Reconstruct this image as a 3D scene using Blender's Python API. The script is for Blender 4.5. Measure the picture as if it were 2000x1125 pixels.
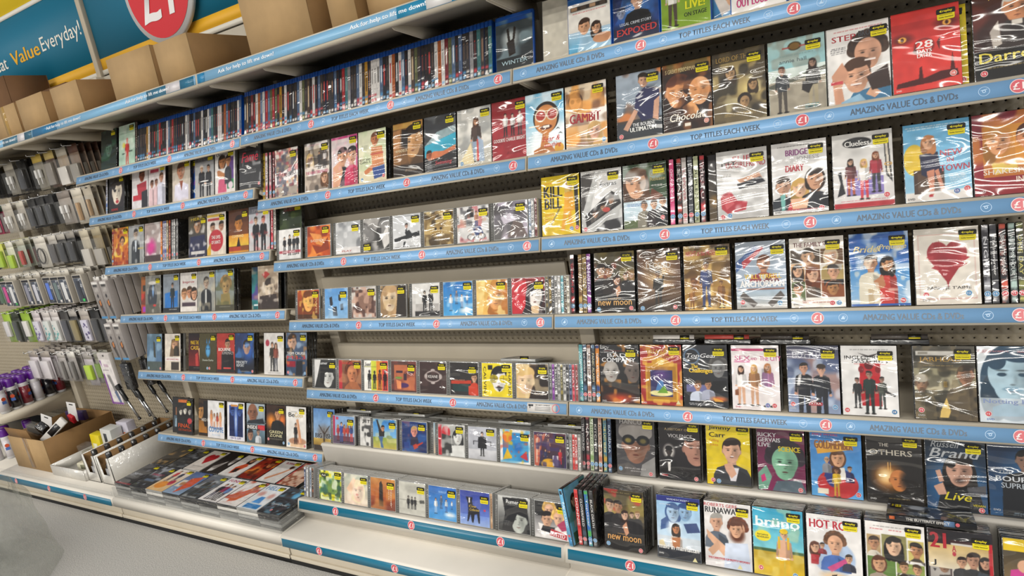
import bpy, bmesh, math, random
import numpy as np
from mathutils import Matrix, Vector, Euler
for o in list(bpy.data.objects): bpy.data.objects.remove(o)
S = bpy.context.scene
COL = S.collection
PI = math.pi
# ---------------------------------------------------------------- camera
cd = bpy.data.cameras.new('camera'); cam = bpy.data.objects.new('camera', cd); COL.objects.link(cam)
RX, UX, DX = (.85860, .48230, -.17410), (.04050, .27470, .96070), (-.51110, .83180, -.21630)
cam.matrix_world = Matrix(((RX[0], UX[0], -DX[0], .9752), (RX[1], UX[1], -DX[1], -1.8102), (RX[2], UX[2], -DX[2], 1.5308), (0, 0, 0, 1)))
cd.sensor_width = 36; cd.lens = 36*1283.7/2000; cd.clip_start = .02
S.camera = cam
# ---------------------------------------------------------------- light
w = bpy.data.worlds.new('world'); S.world = w; w.use_nodes = True
w.node_tree.nodes['Background'].inputs[0].default_value = (.90, .93, 1, 1)
w.node_tree.nodes['Background'].inputs[1].default_value = .6
def tube(x, y, e, lx=1.5, ly=.22, z=3.2):
    l = bpy.data.lights.new('ceiling_tube', 'AREA'); l.shape = 'RECTANGLE'; l.size = lx; l.size_y = ly; l.energy = e
    l.color = (1, .955, .87)
    o = bpy.data.objects.new('ceiling_tube', l); COL.objects.link(o); o.location = (x, y, z)
for x in (-5.0, -2.7, -.4, 1.9): tube(x, -1.85, 34, 1.6, .26, 3.95)
for y, e in ((-4.6, 115), (-7.0, 200), (-9.6, 260)):  # unseen farther rows, added and strengthened to light the shelf backs
    for x in (-5.0, -2.7, -.4, 1.9): tube(x, y, e, 1.6, .26, 3.95)
S.view_settings.view_transform = 'Standard'; S.view_settings.look = 'None'
S.view_settings.gamma = 1; S.view_settings.use_curve_mapping = False
S.view_settings.exposure = -1.0
# ---------------------------------------------------------------- materials
def lin(c):
    c = np.asarray(c, float)
    return np.where(c <= .04045, c/12.92, ((c+.055)/1.055)**2.4)
def hx(s):
    s = s.lstrip('#')
    if len(s) == 3: s = ''.join(a+a for a in s)
    return np.array([int(s[i:i+2], 16)/255 for i in (0, 2, 4)])
def L4(s): return tuple(lin(hx(s)))+(1,)
MATS = {}
def mat(name, rough=.5, color=None, coat=0, coat_rough=.05, metal=0, bump=None, spec=.5, alpha=1, noise=None, coatbump=None, trans=0):
    m = bpy.data.materials.new(name); m.use_nodes = True; MATS[name] = m
    nt = m.node_tree; b = nt.nodes['Principled BSDF']; lk = nt.links.new; N = nt.nodes.new
    b.inputs['Roughness'].default_value = rough; b.inputs['Metallic'].default_value = metal
    b.inputs['Coat Weight'].default_value = coat; b.inputs['Coat Roughness'].default_value = coat_rough; b.inputs['Coat IOR'].default_value = 1.75
    b.inputs['Specular IOR Level'].default_value = spec; b.inputs['Alpha'].default_value = alpha
    b.inputs['Transmission Weight'].default_value = trans
    tc = N('ShaderNodeTexCoord'); oi = N('ShaderNodeObjectInfo')
    if color is None:
        a = N('ShaderNodeAttribute'); a.attribute_name = 'Col'; src = a.outputs['Color']
    else:
        a = N('ShaderNodeRGB'); a.outputs[0].default_value = L4(color); src = a.outputs[0]
    if noise:
        n = N('ShaderNodeTexNoise'); n.inputs['Scale'].default_value = noise[0]; n.inputs['Detail'].default_value = 6
        lk(tc.outputs['Object'], n.inputs['Vector'])
        mr = N('ShaderNodeMapRange'); mr.inputs[1].default_value = .3; mr.inputs[2].default_value = .7
        mr.inputs[3].default_value = 1-noise[1]; mr.inputs[4].default_value = 1+noise[1]*.6
        lk(n.outputs['Fac'], mr.inputs[0])
        mx = N('ShaderNodeVectorMath'); mx.operation = 'SCALE'; lk(src, mx.inputs[0]); lk(mr.outputs[0], mx.inputs['Scale']); src = mx.outputs[0]
    lk(src, b.inputs['Base Color'])
    def bumpnode(sc, strength, dist, det=3, warp=0):
        mp = N('ShaderNodeMapping'); mp.inputs['Scale'].default_value = sc
        ad = N('ShaderNodeVectorMath'); ad.operation = 'ADD'
        sc2 = N('ShaderNodeVectorMath'); sc2.operation = 'SCALE'; sc2.inputs[0].default_value = (3.1, 5.7, 7.3); lk(oi.outputs['Random'], sc2.inputs['Scale'])
        lk(tc.outputs['Object'], ad.inputs[0]); lk(sc2.outputs[0], ad.inputs[1]); lk(ad.outputs[0], mp.inputs[0])
        n = N('ShaderNodeTexNoise'); n.inputs['Scale'].default_value = 1; n.inputs['Detail'].default_value = det; n.inputs['Distortion'].default_value = warp
        lk(mp.outputs[0], n.inputs['Vector'])
        bp = N('ShaderNodeBump'); bp.inputs['Strength'].default_value = strength; bp.inputs['Distance'].default_value = dist
        lk(n.outputs['Fac'], bp.inputs['Height']); return bp.outputs[0]
    if bump: lk(bumpnode(*bump), b.inputs['Normal'])
    if coatbump: lk(bumpnode(*coatbump), b.inputs['Coat Normal'])
    return m
mat('print', .5, coat=.55, coat_rough=.07, coatbump=((4, 16, 11), 1, .0155, 1.2, 1.2), spec=.3)   # printed sleeve under shrink film
mat('jewel_print', .5, coat=.6, coat_rough=.07, coatbump=((6, 16, 13), 1, .013, 1.2, 1.0), spec=.3)
mat('flat_print', .5, spec=.35)                                                        # stickers, lettering
mat('strip', .32, coat=.3, coat_rough=.25, spec=.4)
mat('black_case', .35, color='1a1a1b', coat=1, coat_rough=.08, coatbump=((16, 30, 30), 1, .012, 2, .8))
mat('grey_case', .35, color='8f8f8c', coat=1, coat_rough=.08, coatbump=((16, 30, 30), 1, .012, 2, .8))
mat('white_case', .35, color='d2cfc8', coat=1, coat_rough=.08, coatbump=((16, 30, 30), 1, .012, 2, .8))
mat('blue_case', .3, color='0d4fa8', coat=.6, coat_rough=.1)
mat('jewel', .22, color='a6a6a3', coat=.9, coat_rough=.06, coatbump=((30, 40, 40), 1, .002, 2, .3))
mat('enamel', .42, color='cbc1ae', noise=(9, .05), bump=((60, 60, 60), .08, .001))
mat('enamel_white', .38, color='e3ddd2', noise=(7, .04), bump=((60, 60, 60), .08, .001))
mat('pegboard', .55, color='a89d88', noise=(5, .06))
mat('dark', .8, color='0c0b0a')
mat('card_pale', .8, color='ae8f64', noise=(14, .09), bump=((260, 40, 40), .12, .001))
mat('card_brown', .8, color='6e4c2c', noise=(14, .12), bump=((260, 40, 40), .12, .001))
mat('card', .8, color='84633a', noise=(14, .09), bump=((260, 40, 40), .12, .001))
mat('matte', .6, noise=(18, .05))
mat('plastic', .28, coat=.3)
mat('metal', .25, color='b9b9b9', metal=1)
mat('wall_paint', .6, color='ddd6c6', noise=(3, .04))
mat('banner', .5, spec=.4)
def clearmat(name, tint, a, rough=.08, bump=None):
    m = bpy.data.materials.new(name); m.use_nodes = True; MATS[name] = m
    nt = m.node_tree; lk = nt.links.new; N = nt.nodes.new
    b = nt.nodes['Principled BSDF']; out = nt.nodes['Material Output']
    b.inputs['Base Color'].default_value = L4(tint); b.inputs['Roughness'].default_value = rough
    t = N('ShaderNodeBsdfTransparent'); mx = N('ShaderNodeMixShader'); mx.inputs[0].default_value = a
    lk(t.outputs[0], mx.inputs[1]); lk(b.outputs[0], mx.inputs[2]); lk(mx.outputs[0], out.inputs[0])
    if bump:
        tc = N('ShaderNodeTexCoord'); n = N('ShaderNodeTexNoise'); n.inputs['Scale'].default_value = bump[0]; n.inputs['Detail'].default_value = 3
        bp = N('ShaderNodeBump'); bp.inputs['Strength'].default_value = 1; bp.inputs['Distance'].default_value = bump[1]
        lk(tc.outputs['Object'], n.inputs['Vector']); lk(n.outputs['Fac'], bp.inputs['Height']); lk(bp.outputs[0], b.inputs['Normal'])
clearmat('blister', 'd8d8d6', .08, .08, (45, .004))
clearmat('acrylic', 'c9cac6', .17, .07, (6, .004))
clearmat('polythene', 'a2a59a', .24, .2, (7, .06))
# floor: grey speckled vinyl
m = mat('floor_vinyl', .45, color='b9b7b2'); nt = m.node_tree
tc = nt.nodes.new('ShaderNodeTexCoord'); n1 = nt.nodes.new('ShaderNodeTexNoise'); n1.inputs['Scale'].default_value = 240; n1.inputs['Detail'].default_value = 2
cr = nt.nodes.new('ShaderNodeValToRGB'); e = cr.color_ramp.elements
e[0].position = .36; e[0].color = L4('94928e'); e[1].position = .5; e[1].color = L4('b0aeaa'); k = e.new(.68); k.color = L4('c6c4bf')
nt.links.new(tc.outputs['Object'], n1.inputs['Vector']); nt.links.new(n1.outputs['Fac'], cr.inputs[0])
nt.links.new(cr.outputs[0], nt.nodes['Principled BSDF'].inputs['Base Color'])
# ---------------------------------------------------------------- mesh helpers
def mesh_np(name, V, LT, LI, C=None, material='print', smooth=False):
    me = bpy.data.meshes.new(name); V = np.asarray(V, np.float32); LT = np.asarray(LT, np.int32); LI = np.asarray(LI, np.int32)
    me.vertices.add(len(V)); me.vertices.foreach_set('co', V.ravel())
    me.loops.add(len(LI)); me.loops.foreach_set('vertex_index', LI)
    me.polygons.add(len(LT)); me.polygons.foreach_set('loop_start', np.concatenate([[0], np.cumsum(LT)[:-1]]).astype(np.int32))
    try: me.polygons.foreach_set('loop_total', LT)
    except Exception: pass
    if smooth: me.polygons.foreach_set('use_smooth', np.ones(len(LT), bool))
    if C is not None:
        a = me.color_attributes.new('Col', 'FLOAT_COLOR', 'POINT')
        a.data.foreach_set('color', np.concatenate([np.asarray(C, np.float32), np.ones((len(V), 1), np.float32)], 1).ravel())
    me.update(calc_edges=True); me.validate()
    me.materials.append(MATS[material]); return me
class G:
    def __init__(s): s.v = []; s.lt = []; s.li = []; s.c = []
    def add(s, V, F, c='fff'):
        o = len(s.v); cc = lin(hx(c)) if isinstance(c, str) else c
        for p in V: s.v.append(tuple(p)); s.c.append(cc)
        for f in F: s.lt.append(len(f)); s.li += [i+o for i in f]
        return s
    def box(s, x0, x1, y0, y1, z0, z1, c='fff', b=0):
        if b <= 0:
            V = [(x, y, z) for z in (z0, z1) for y in (y0, y1) for x in (x0, x1)]
            return s.add(V, [(0, 2, 3, 1), (4, 5, 7, 6), (0, 1, 5, 4), (2, 6, 7, 3), (0, 4, 6, 2), (1, 3, 7, 5)], c)
        bm = bmesh.new(); r = bmesh.ops.create_cube(bm, size=1)
        for v in bm.verts: v.co = ((x0+x1)/2+v.co.x*(x1-x0), (y0+y1)/2+v.co.y*(y1-y0), (z0+z1)/2+v.co.z*(z1-z0))
        bmesh.ops.bevel(bm, geom=bm.edges[:], offset=b, segments=2, affect='EDGES', profile=.5)
        bm.verts.index_update()
        s.add([v.co[:] for v in bm.verts], [[v.index for v in f.verts] for f in bm.faces], c); bm.free(); return s
    def prism(s, pts, a0, a1, c='fff', ax='x'):         # polygon pts (p,q) extruded along ax
        n = len(pts)
        f = {'x': lambda a, p: (a, p[0], p[1]), 'y': lambda a, p: (p[0], a, p[1]), 'z': lambda a, p: (p[0], p[1], a)}[ax]
        V = [f(a0, p) for p in pts]+[f(a1, p) for p in pts]
        F = [(i, (i+1) % n, n+(i+1) % n, n+i) for i in range(n)]+[tuple(range(n-1, -1, -1)), tuple(range(n, 2*n))]
        return s.add(V, F, c)
    def lathe(s, prof, c='fff', n=16, cx=0, cy=0, cols=None):   # prof (r,z)
        V = []; cc = []
        for i, (r, z) in enumerate(prof):
            for k in range(n):
                a = 2*PI*k/n; V.append((cx+r*math.cos(a), cy+r*math.sin(a), z))
        F = [(i*n+k, i*n+(k+1) % n, (i+1)*n+(k+1) % n, (i+1)*n+k) for i in range(len(prof)-1) for k in range(n)]
        F += [tuple(range(n-1, -1, -1)), tuple((len(prof)-1)*n+k for k in range(n))]
        o = len(s.v); s.add(V, F, c)
        if cols:
            for i, q in enumerate(cols):
                for k in range(n): s.c[o+i*n+k] = lin(hx(q))
        return s
    def rod(s, p, q, r, c='fff', n=8):
        p, q = Vector(p), Vector(q); d = (q-p).normalized(); a = d.orthogonal().normalized(); b = d.cross(a)
        V = [(e+(a*math.cos(2*PI*k/n)+b*math.sin(2*PI*k/n))*r)[:] for e in (p, q) for k in range(n)]
        return s.add(V, [(k, (k+1) % n, n+(k+1) % n, n+k) for k in range(n)]+[tuple(range(n-1, -1, -1)), tuple(range(n, 2*n))], c)
    def poly(s, pts, y, c):                              # flat polygon facing -y
        return s.add([(p[0], y, p[1]) for p in pts], [tuple(range(len(pts)))], c)
    def disc(s, x, z, r, y, c, n=20, rx=None): return s.poly([(x+(rx or r)*math.cos(2*PI*k/n), z+r*math.sin(2*PI*k/n)) for k in range(n)], y, c)
    def ring(s, x, z, r0, r1, y, c, n=20):
        V = [(x+r*math.cos(2*PI*k/n), y, z+r*math.sin(2*PI*k/n)) for r in (r0, r1) for k in range(n)]
        return s.add(V, [(k, (k+1) % n, n+(k+1) % n, n+k) for k in range(n)], c)
    def text(s, t, x, z, w, h, y, c, style='T', rot=0):  # centred at x,z
        V, LT, LI = text_mesh(t, style); a = math.radians(rot)
        ca, sa = math.cos(a), math.sin(a); cc = lin(hx(c)) if isinstance(c, str) else c
        for e, d in enumerate({'T': (-.022, .022), 'I': (-.02, .02), 'L': (0,), 'B': (-.04, 0, .04)}[style]):   # weight: the strokes doubled side by side
            P = (V-.5)*(w-.07*h, h)+(d*h, 0); o = len(s.v)
            for p in P: s.v.append((x+p[0]*ca-p[1]*sa, y-e*6e-5, z+p[0]*sa+p[1]*ca)); s.c.append(cc)
            s.lt += list(LT); s.li += [i+o for i in LI]
        return s
    def mesh(s, name, material='flat_print', smooth=False): return mesh_np(name, s.v, s.lt, s.li, s.c, material, smooth)
TXT = {}
def text_mesh(t, style='T'):
    k = (t, style)
    if k in TXT: return TXT[k]
    cu = bpy.data.curves.new('lettering', 'FONT'); cu.body = t; cu.resolution_u = 2
    cu.offset = 0
    if style == 'I': cu.shear = .3
    o = bpy.data.objects.new('lettering', cu); COL.objects.link(o)
    me = bpy.data.meshes.new_from_object(o); bpy.data.objects.remove(o)
    n = len(me.vertices); V = np.empty(n*3, np.float32); me.vertices.foreach_get('co', V); V = V.reshape(-1, 3)[:, :2].astype(float)
    LT = np.empty(len(me.polygons), np.int32); me.polygons.foreach_get('loop_total', LT)
    LI = np.empty(len(me.loops), np.int32); me.loops.foreach_get('vertex_index', LI)
    lo, hi = V.min(0), V.max(0); V = (V-lo)/np.maximum(hi-lo, 1e-6)
    bpy.data.meshes.remove(me); TXT[k] = (V, LT, LI); return TXT[k]
# ---------------------------------------------------------------- objects
def link(name, me, parent=None, loc=(0, 0, 0), rot=(0, 0, 0)):
    o = bpy.data.objects.new(name, me); COL.objects.link(o); o.location = loc; o.rotation_euler = rot
    if parent: o.parent = parent
    return o
def tag(o, label=None, cat=None, group=None, kind=None):
    if label: o['label'] = label
    if cat: o['category'] = cat
    if group: o['group'] = group
    if kind: o['kind'] = kind
    return o
def thing(name, label, cat, loc=(0, 0, 0), rot=(0, 0, 0), group=None): return tag(link(name, None, None, loc, rot), label, cat, group)
def copy_tree(o, parent=None):
    c = o.copy(); COL.objects.link(c)
    if parent: c.parent = parent
    for ch in o.children: copy_tree(ch, c)
    return c
# ---------------------------------------------------------------- sleeve painter (flat print, as vertex colours of a fine grid)
def vnoise(X, Y, sx, sy, seed):
    r = np.random.RandomState(seed); g = r.rand(40, 40); u = X/100*sx; v = Y/100*sy
    i = np.floor(u).astype(int) % 39; j = np.floor(v).astype(int) % 39; a = u-np.floor(u); b = v-np.floor(v)
    a = a*a*(3-2*a); b = b*b*(3-2*b)
    return (g[j, i]*(1-a)+g[j, i+1]*a)*(1-b)+(g[j+1, i]*(1-a)+g[j+1, i+1]*a)*b
def hash_str(t): return sum((i+1)*ord(c) for i, c in enumerate(t))
def paint(art, W, H, asp):
    X, Y = np.meshgrid(np.linspace(0, 100, W), np.linspace(0, 100, H)); px = 100/(W-1); img = np.ones((H, W, 3)); texts = []; discs = []
    def bl(m, c): img[:] = img*(1-m[..., None])+(hx(c) if isinstance(c, str) else c)*m[..., None]
    def ell(cx, cy, rx, ry, c, soft=0, al=1):
        d = np.sqrt(((X-cx)/rx)**2+((Y-cy)/ry)**2)
        m = np.clip((1-d)/soft, 0, 1) if soft else np.clip(.5-(d-1)*min(rx, ry/asp)/px, 0, 1)
        bl(m*al, c)
    def pol(c, p, al=1):
        m = np.zeros_like(X); n = len(p)
        for ox in (-.25, .25):
            for oy in (-.25, .25):
                x = X+ox*px; y = Y+oy*100/(H-1); ins = np.zeros(X.shape, bool)
                for i in range(n):
                    (x1, y1), (x2, y2) = p[i], p[i-1]
                    if y1 == y2: continue
                    ins ^= ((y1 > y) != (y2 > y)) & (x < (x2-x1)*(y-y1)/(y2-y1)+x1)
                m += ins*.25
        bl(m*al, c)
    def sh(c, k): return np.clip(hx(c)*k, 0, 1)
    def face(cx, cy, r, skin, hair, st='s'):
        ry = r*1.30*asp; q0 = 1 if int(cx*3+cy) % 2 else -1; dk = sh(skin, .25)
        if st == 'l': ell(cx, cy+ry*.2, r*1.3, ry*1.45, hair); ell(cx-q0*r*.75, cy+ry*.9, r*.6, ry*.95, hair); ell(cx+q0*r*.7, cy+ry*.75, r*.62, ry*.9, sh(hair, .8))
        elif st == 'k':
            for i in range(9): ell(cx+r*1.05*math.cos(PI+i*PI/8), cy-ry*.3+ry*.85*math.sin(PI+i*PI/8), r*.5, ry*.42, hair if i % 2 else sh(hair, 1.25))
            ell(cx, cy-ry*.45, r*1.15, ry*.8, hair)
        elif st == 'w': ell(cx, cy-ry*.05, r*1.24, ry*1.2, hair); ell(cx+q0*r*.8, cy+ry*.35, r*.45, ry*.6, hair)
        elif st == 's': ell(cx, cy-ry*.25, r*1.07, ry*.98, hair); ell(cx-q0*r*.2, cy-ry*.75, r*.9, ry*.5, hair)
        for q in (-1, 1):
            if st in 'sbhn': ell(cx+q*r*.98, cy+ry*.02, r*.14, ry*.2, sh(skin, .85))
        ell(cx, cy-ry*.12, r*.98, ry*.88, skin); ell(cx, cy+ry*.38, r*.74, ry*.62, skin)
        ell(cx+r*.5, cy+ry*.1, r*.62, ry*.95, sh(skin, .66), .95, .75); ell(cx-r*.35, cy-ry*.35, r*.5, ry*.4, sh(skin, 1.14), .9, .6)
        if st in 'sw': ell(cx-q0*r*.12, cy-ry*.86, r*.88, ry*.3, hair); ell(cx+q0*r*.5, cy-ry*.68, r*.45, ry*.24, hair)
        if st == 'l': ell(cx-q0*r*.3, cy-ry*.84, r*.75, ry*.3, hair); ell(cx+q0*r*.62, cy-ry*.62, r*.4, ry*.36, hair)
        if st == 'h': ell(cx, cy-ry*.75, r*1.12, ry*.55, hair); pol(hair, [(cx-r*1.3, cy-ry*.45), (cx+r*1.3, cy-ry*.5), (cx+r*1.1, cy-ry*.7), (cx-r*1.1, cy-ry*.7)])
        for q in (-1, 1):
            ell(cx+q*r*.38, cy-ry*.10, r*.24, ry*.12, sh(skin, .62), .9, .7)
            ell(cx+q*r*.38, cy-ry*.10, r*.13, ry*.05, dk); ell(cx+q*r*.40, cy-ry*.24, r*.24, ry*.035, sh(skin, .42), 0, .8)
        ell(cx+r*.13, cy+ry*.12, r*.13, ry*.24, sh(skin, .7), .9, .8); ell(cx, cy+ry*.29, r*.15, ry*.05, sh(skin, .55), .6, .8)
        ell(cx, cy+ry*.52, r*.27, ry*.055, sh('a33028', .7)*.45+sh(skin, .5)*.55, .3); ell(cx, cy+ry*.64, r*.2, ry*.04, sh(skin, .75), .8, .8)
    def bust(cx, cy, r, skin, hair, st, cloth, wide=2.3, low=100):
        ry = r*1.32*asp
        pol(sh(skin, .85), [(cx-r*.45, cy+ry*.5), (cx+r*.45, cy+ry*.5), (cx+r*.55, cy+ry*1.6), (cx-r*.55, cy+ry*1.6)])
        pol(cloth, [(cx-r*.5, cy+ry*1.15), (cx+r*.5, cy+ry*1.15), (cx+r*wide*.8, cy+ry*1.5), (cx+r*wide, cy+ry*2.1), (cx+r*wide*1.05, low), (cx-r*wide*1.05, low), (cx-r*wide, cy+ry*2.1), (cx-r*wide*.8, cy+ry*1.5)])
        pol(sh(cloth, .6), [(cx+r*.3, cy+ry*1.4), (cx+r*wide, cy+ry*2.1), (cx+r*wide*1.05, low), (cx+r*.5, low)], .6)
        face(cx, cy, r, skin, hair, st)
    def stand(cx, y0, y1, skin, hair, top, bot, st='s'):
        Hh = y1-y0; X1 = Hh/asp; r = X1*.06; cy = y0+Hh*.09
        hw = X1*.115; sy = y0+Hh*.2; wy = y0+Hh*.5
        for q in (-1, 1):
            pol(bot, [(cx+q*hw*.02, wy-1), (cx+q*hw*.78, wy-1), (cx+q*hw*.75, y1-Hh*.03), (cx+q*hw*.3, y1-Hh*.03)])
            ell(cx+q*hw*.58, y1-Hh*.02, hw*.42, Hh*.02, '1a1613')
            pol(sh(top, .8), [(cx+q*hw*.7, sy), (cx+q*hw*1.05, sy+Hh*.02), (cx+q*hw*1.25, wy-Hh*.04), (cx+q*hw*.95, wy)])
            ell(cx+q*hw*1.12, wy, hw*.2, Hh*.022, skin)
        pol(top, [(cx-hw*.5, sy-Hh*.02), (cx+hw*.5, sy-Hh*.02), (cx+hw, sy+Hh*.015), (cx+hw*.75, wy+Hh*.03), (cx-hw*.75, wy+Hh*.03), (cx-hw, sy+Hh*.015)])
        pol(sh(top, .65), [(cx+hw*.2, sy), (cx+hw, sy+Hh*.015), (cx+hw*.75, wy+Hh*.03), (cx+hw*.25, wy+Hh*.03)], .5)
        pol(skin, [(cx-r*.4, cy), (cx+r*.4, cy), (cx+r*.35, sy), (cx-r*.35, sy)])
        if r*.42 > px: face(cx, cy, r, skin, hair, st)
        else:
            ell(cx, cy-r*.25*asp, r*1.15, r*1.4*asp, hair); ell(cx, cy+r*.3*asp, r*.85, r*1.1*asp, skin)
            if st == 'l': ell(cx-r, cy+r*asp, r*.5, r*1.8*asp, hair); ell(cx+r, cy+r*asp, r*.5, r*1.8*asp, hair)
    for op in art.split(';'):
        t = op.split()
        if not t: continue
        k = t[0]; f = []
        if k == 'G': q = Y[..., None]/100; img[:] = hx(t[1])*(1-q)+hx(t[2])*q
        elif k == 'H': q = X[..., None]/100; img[:] = hx(t[1])*(1-q)+hx(t[2])*q
        elif k == 'V':                                         # gradient inside a band: y0 y1 c1 c2
            y0, y1 = float(t[1]), float(t[2]); q = np.clip((Y-y0)/(y1-y0), 0, 1)[..., None]; mm = ((Y >= y0) & (Y <= y1))[..., None]
            img[:] = np.where(mm, hx(t[3])*(1-q)+hx(t[4])*q, img)
        elif k == 'R': a = [float(x) for x in t[1:5]]; pol(t[5], [(a[0], a[1]), (a[2], a[1]), (a[2], a[3]), (a[0], a[3])], float(t[6]) if len(t) > 6 else 1)
        elif k == 'E': a = [float(x) for x in t[1:5]]; ell(*a, t[5], float(t[6]) if len(t) > 6 else 0, float(t[7]) if len(t) > 7 else 1)
        elif k == 'P': a = [float(x) for x in t[2:]]; pol(t[1], list(zip(a[::2], a[1::2])))
        elif k == 'N': a = float(t[1]); s2 = float(t[2]); img[:] = np.clip(img*(1+a*(vnoise(X, Y, s2, s2/asp, int(t[3]))+vnoise(X, Y, s2*2.3, s2*2.3/asp, int(t[3])+5)-1))[..., None], 0, 1)
        elif k == 'M': s2 = float(t[3]); bl(np.clip((vnoise(X, Y, s2, s2/asp, int(t[5]))-float(t[4]))*5, 0, 1)*float(t[2]), t[1])
        elif k == 'F': a = [float(x) for x in t[1:4]]; face(*a, t[4], t[5], t[6] if len(t) > 6 else 's')
        elif k == 'B': a = [float(x) for x in t[1:4]]; bust(*a, t[4], t[5], t[6], t[7], float(t[8]) if len(t) > 8 else 2.3, float(t[9]) if len(t) > 9 else 100)
        elif k == 'S': a = [float(x) for x in t[1:4]]; stand(*a, t[4], t[5], t[6], t[7], t[8] if len(t) > 8 else 's')
        elif k == 'C':                                         # rows of fine print: x y w rows col
            x0, y0, ww, n = float(t[1]), float(t[2]), float(t[3]), int(t[4]); rr = np.random.RandomState(int(x0*7+y0))
            for i in range(n):
                x = x0-ww/2+rr.rand()*ww*.1
                while x < x0+ww/2:
                    l = 2+rr.rand()*6; pol(t[5], [(x, y0+i*2.4), (min(x+l, x0+ww/2), y0+i*2.4), (min(x+l, x0+ww/2), y0+i*2.4+1.2), (x, y0+i*2.4+1.2)], .75); x += l+1.2
        elif k in 'TILX': texts.append((float(t[1]), float(t[2]), float(t[3]), float(t[4]), t[5], t[7].replace('_', ' ') if len(t) > 7 else t[6].replace('_', ' '), 'B' if k == 'X' else k, float(t[6]) if len(t) > 7 else 0))
        elif k == 'O': discs.append((float(t[1]), float(t[2]), t[3], t[4] if len(t) > 4 else 'c8404a'))
        elif k == 'D': texts.append((float(t[1]), float(t[2]), 2.4, 11, t[3], 'DVD', 'B', 0))
    sd = abs(hash_str(art)) % 900; img[:] = np.clip(img*(1+.09*(vnoise(X, Y, 5, 5/asp, sd)+vnoise(X, Y, 11, 11/asp, sd+3)-1))[..., None], 0, 1)
    return img, texts, discs
def sleeve(name, art, w, h, W, H, y=-.0005, material='print'):
    asp = w/h; img, texts, discs = paint(art, W, H, asp)
    xs = np.linspace(-w/2, w/2, W); zs = np.linspace(h, 0, H)
    V = np.stack([np.tile(xs, H), np.full(W*H, y), np.repeat(zs, W)], 1)
    i = (np.arange(H-1)[:, None]*W+np.arange(W-1)[None]).ravel()
    LI = np.stack([i+W, i+W+1, i+1, i], 1).ravel(); LT = np.full((H-1)*(W-1), 4)
    C = lin(img.reshape(-1, 3)); g = G()
    for (x, yy, num, col) in discs:
        X0 = (x/100-.5)*w; Z0 = (1-yy/100)*h; r = .0062
        if num == 'PG': g.poly([(X0-r*1.2, Z0-r), (X0+r*1.2, Z0-r), (X0, Z0+r)], y-.0003, 'd8cf9a'); continue
        g.disc(X0, Z0, r*1.1, y-.0002, 'e8c8c4' if col[0] in 'cde' else 'b9d4e4', 14); g.disc(X0, Z0, r*.92, y-.0004, col, 14)
        g.text(num, X0, Z0, r*1.05, r*.8, y-.0006, 'f4ecec', 'T')
    for (x, yy, hh, ww, col, tx, st, rot) in texts:
        g.text(tx, (x/100-.5)*w, (1-yy/100)*h, ww/100*(w if not rot or abs(rot) < 60 else h), hh/100*(h if not rot or abs(rot) < 60 else w), y-.0005, col, st, rot)
    if g.v:
        o = len(V); V = np.concatenate([V, np.array(g.v)]); C = np.concatenate([C, np.array(g.c)])
        LT = np.concatenate([LT, g.lt]); LI = np.concatenate([LI, np.array(g.li)+o])
    return mesh_np(name, V, LT, LI, C, material)
# ---------------------------------------------------------------- setting
g = G().add([(-7, -11, 0), (4, -11, 0), (4, .5, 0), (-7, .5, 0)], [(0, 1, 2, 3)])
tag(link('floor', g.mesh('floor', 'floor_vinyl')), 'speckled grey vinyl shop floor', kind='structure')
g = G().box(-7, 4, .345, .4, 0, 3.6)
tag(link('wall_back', g.mesh('wall_back', 'wall_paint')), 'cream shop wall behind the shelving', kind='structure')
# teal fascia on the wall above the shelving
def fascia(x0, x1, label):
    t = thing('fascia_panel', label, 'sign panel', (x0, .283, 2.2), group='teal fascia panels above the shelves')
    W = x1-x0
    link('panel', G().box(0, W, 0, .015, .09, .465, '11708e').mesh('fascia_board', 'banner'), t)
    link('stripe', G().box(0, W, -.001, .015, .035, .09, 'eab028').mesh('fascia_stripe', 'banner'), t)
    link('top_trim', G().box(0, W, -.006, .015, .465, .485, 'e8e4da').mesh('fascia_trim', 'banner'), t)
    link('upper_panel', G().box(0, W, -.001, .015, .485, 1.0, 'e3c31a').mesh('fascia_upper', 'banner'), t)
    link('bottom_trim', G().box(0, W, -.006, .015, .012, .035, 'e2dccd').mesh('fascia_trim', 'banner'), t)
    return t
t = fascia(-4.6, -2.53, 'teal wall panel lettered in yellow and white, left of the pale joint')
g = G(); g.text('Great', 1.09, .262, .26, .07, -.002, 'ece8dc', 'T'); link('white_word', g.mesh('fascia_word'), t)
g = G(); g.text('Value', 1.435, .262, .32, .07, -.002, 'eab028', 'B'); link('yellow_word', g.mesh('fascia_word'), t)
g = G(); g.text('Everyday!', 1.82, .258, .41, .095, -.002, 'ece8dc', 'L'); link('script_word', g.mesh('fascia_word'), t)
fascia(-2.49, -.9, 'teal wall panel with yellow stripe, behind the round price sign')
tag(link('joint_strip', G().box(-2.528, -2.492, .262, .298, 2.2, 3.3, 'b9ad98', .004).mesh('joint_strip', 'matte')), 'pale vertical joint strip between the two teal panels', 'trim')
t = thing('round_price_sign', 'large round red price sign with white rim, above the cardboard boxes', 'sign', (-1.845, .24, 2.475))
link('rim', G().prism([(.245*math.cos(2*PI*k/48), .245*math.sin(2*PI*k/48)) for k in range(48)], 0, .02, 'd8d6d4', 'y').mesh('sign_rim', 'banner'), t)
link('face', G().disc(0, 0, .222, -.002, 'cf2a33', 48).mesh('sign_face', 'banner'), t)
link('lettering', G().text('£1', 0, -.015, .30, .25, -.004, 'ece8e6', 'I').mesh('sign_letters', 'banner'), t)
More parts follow.
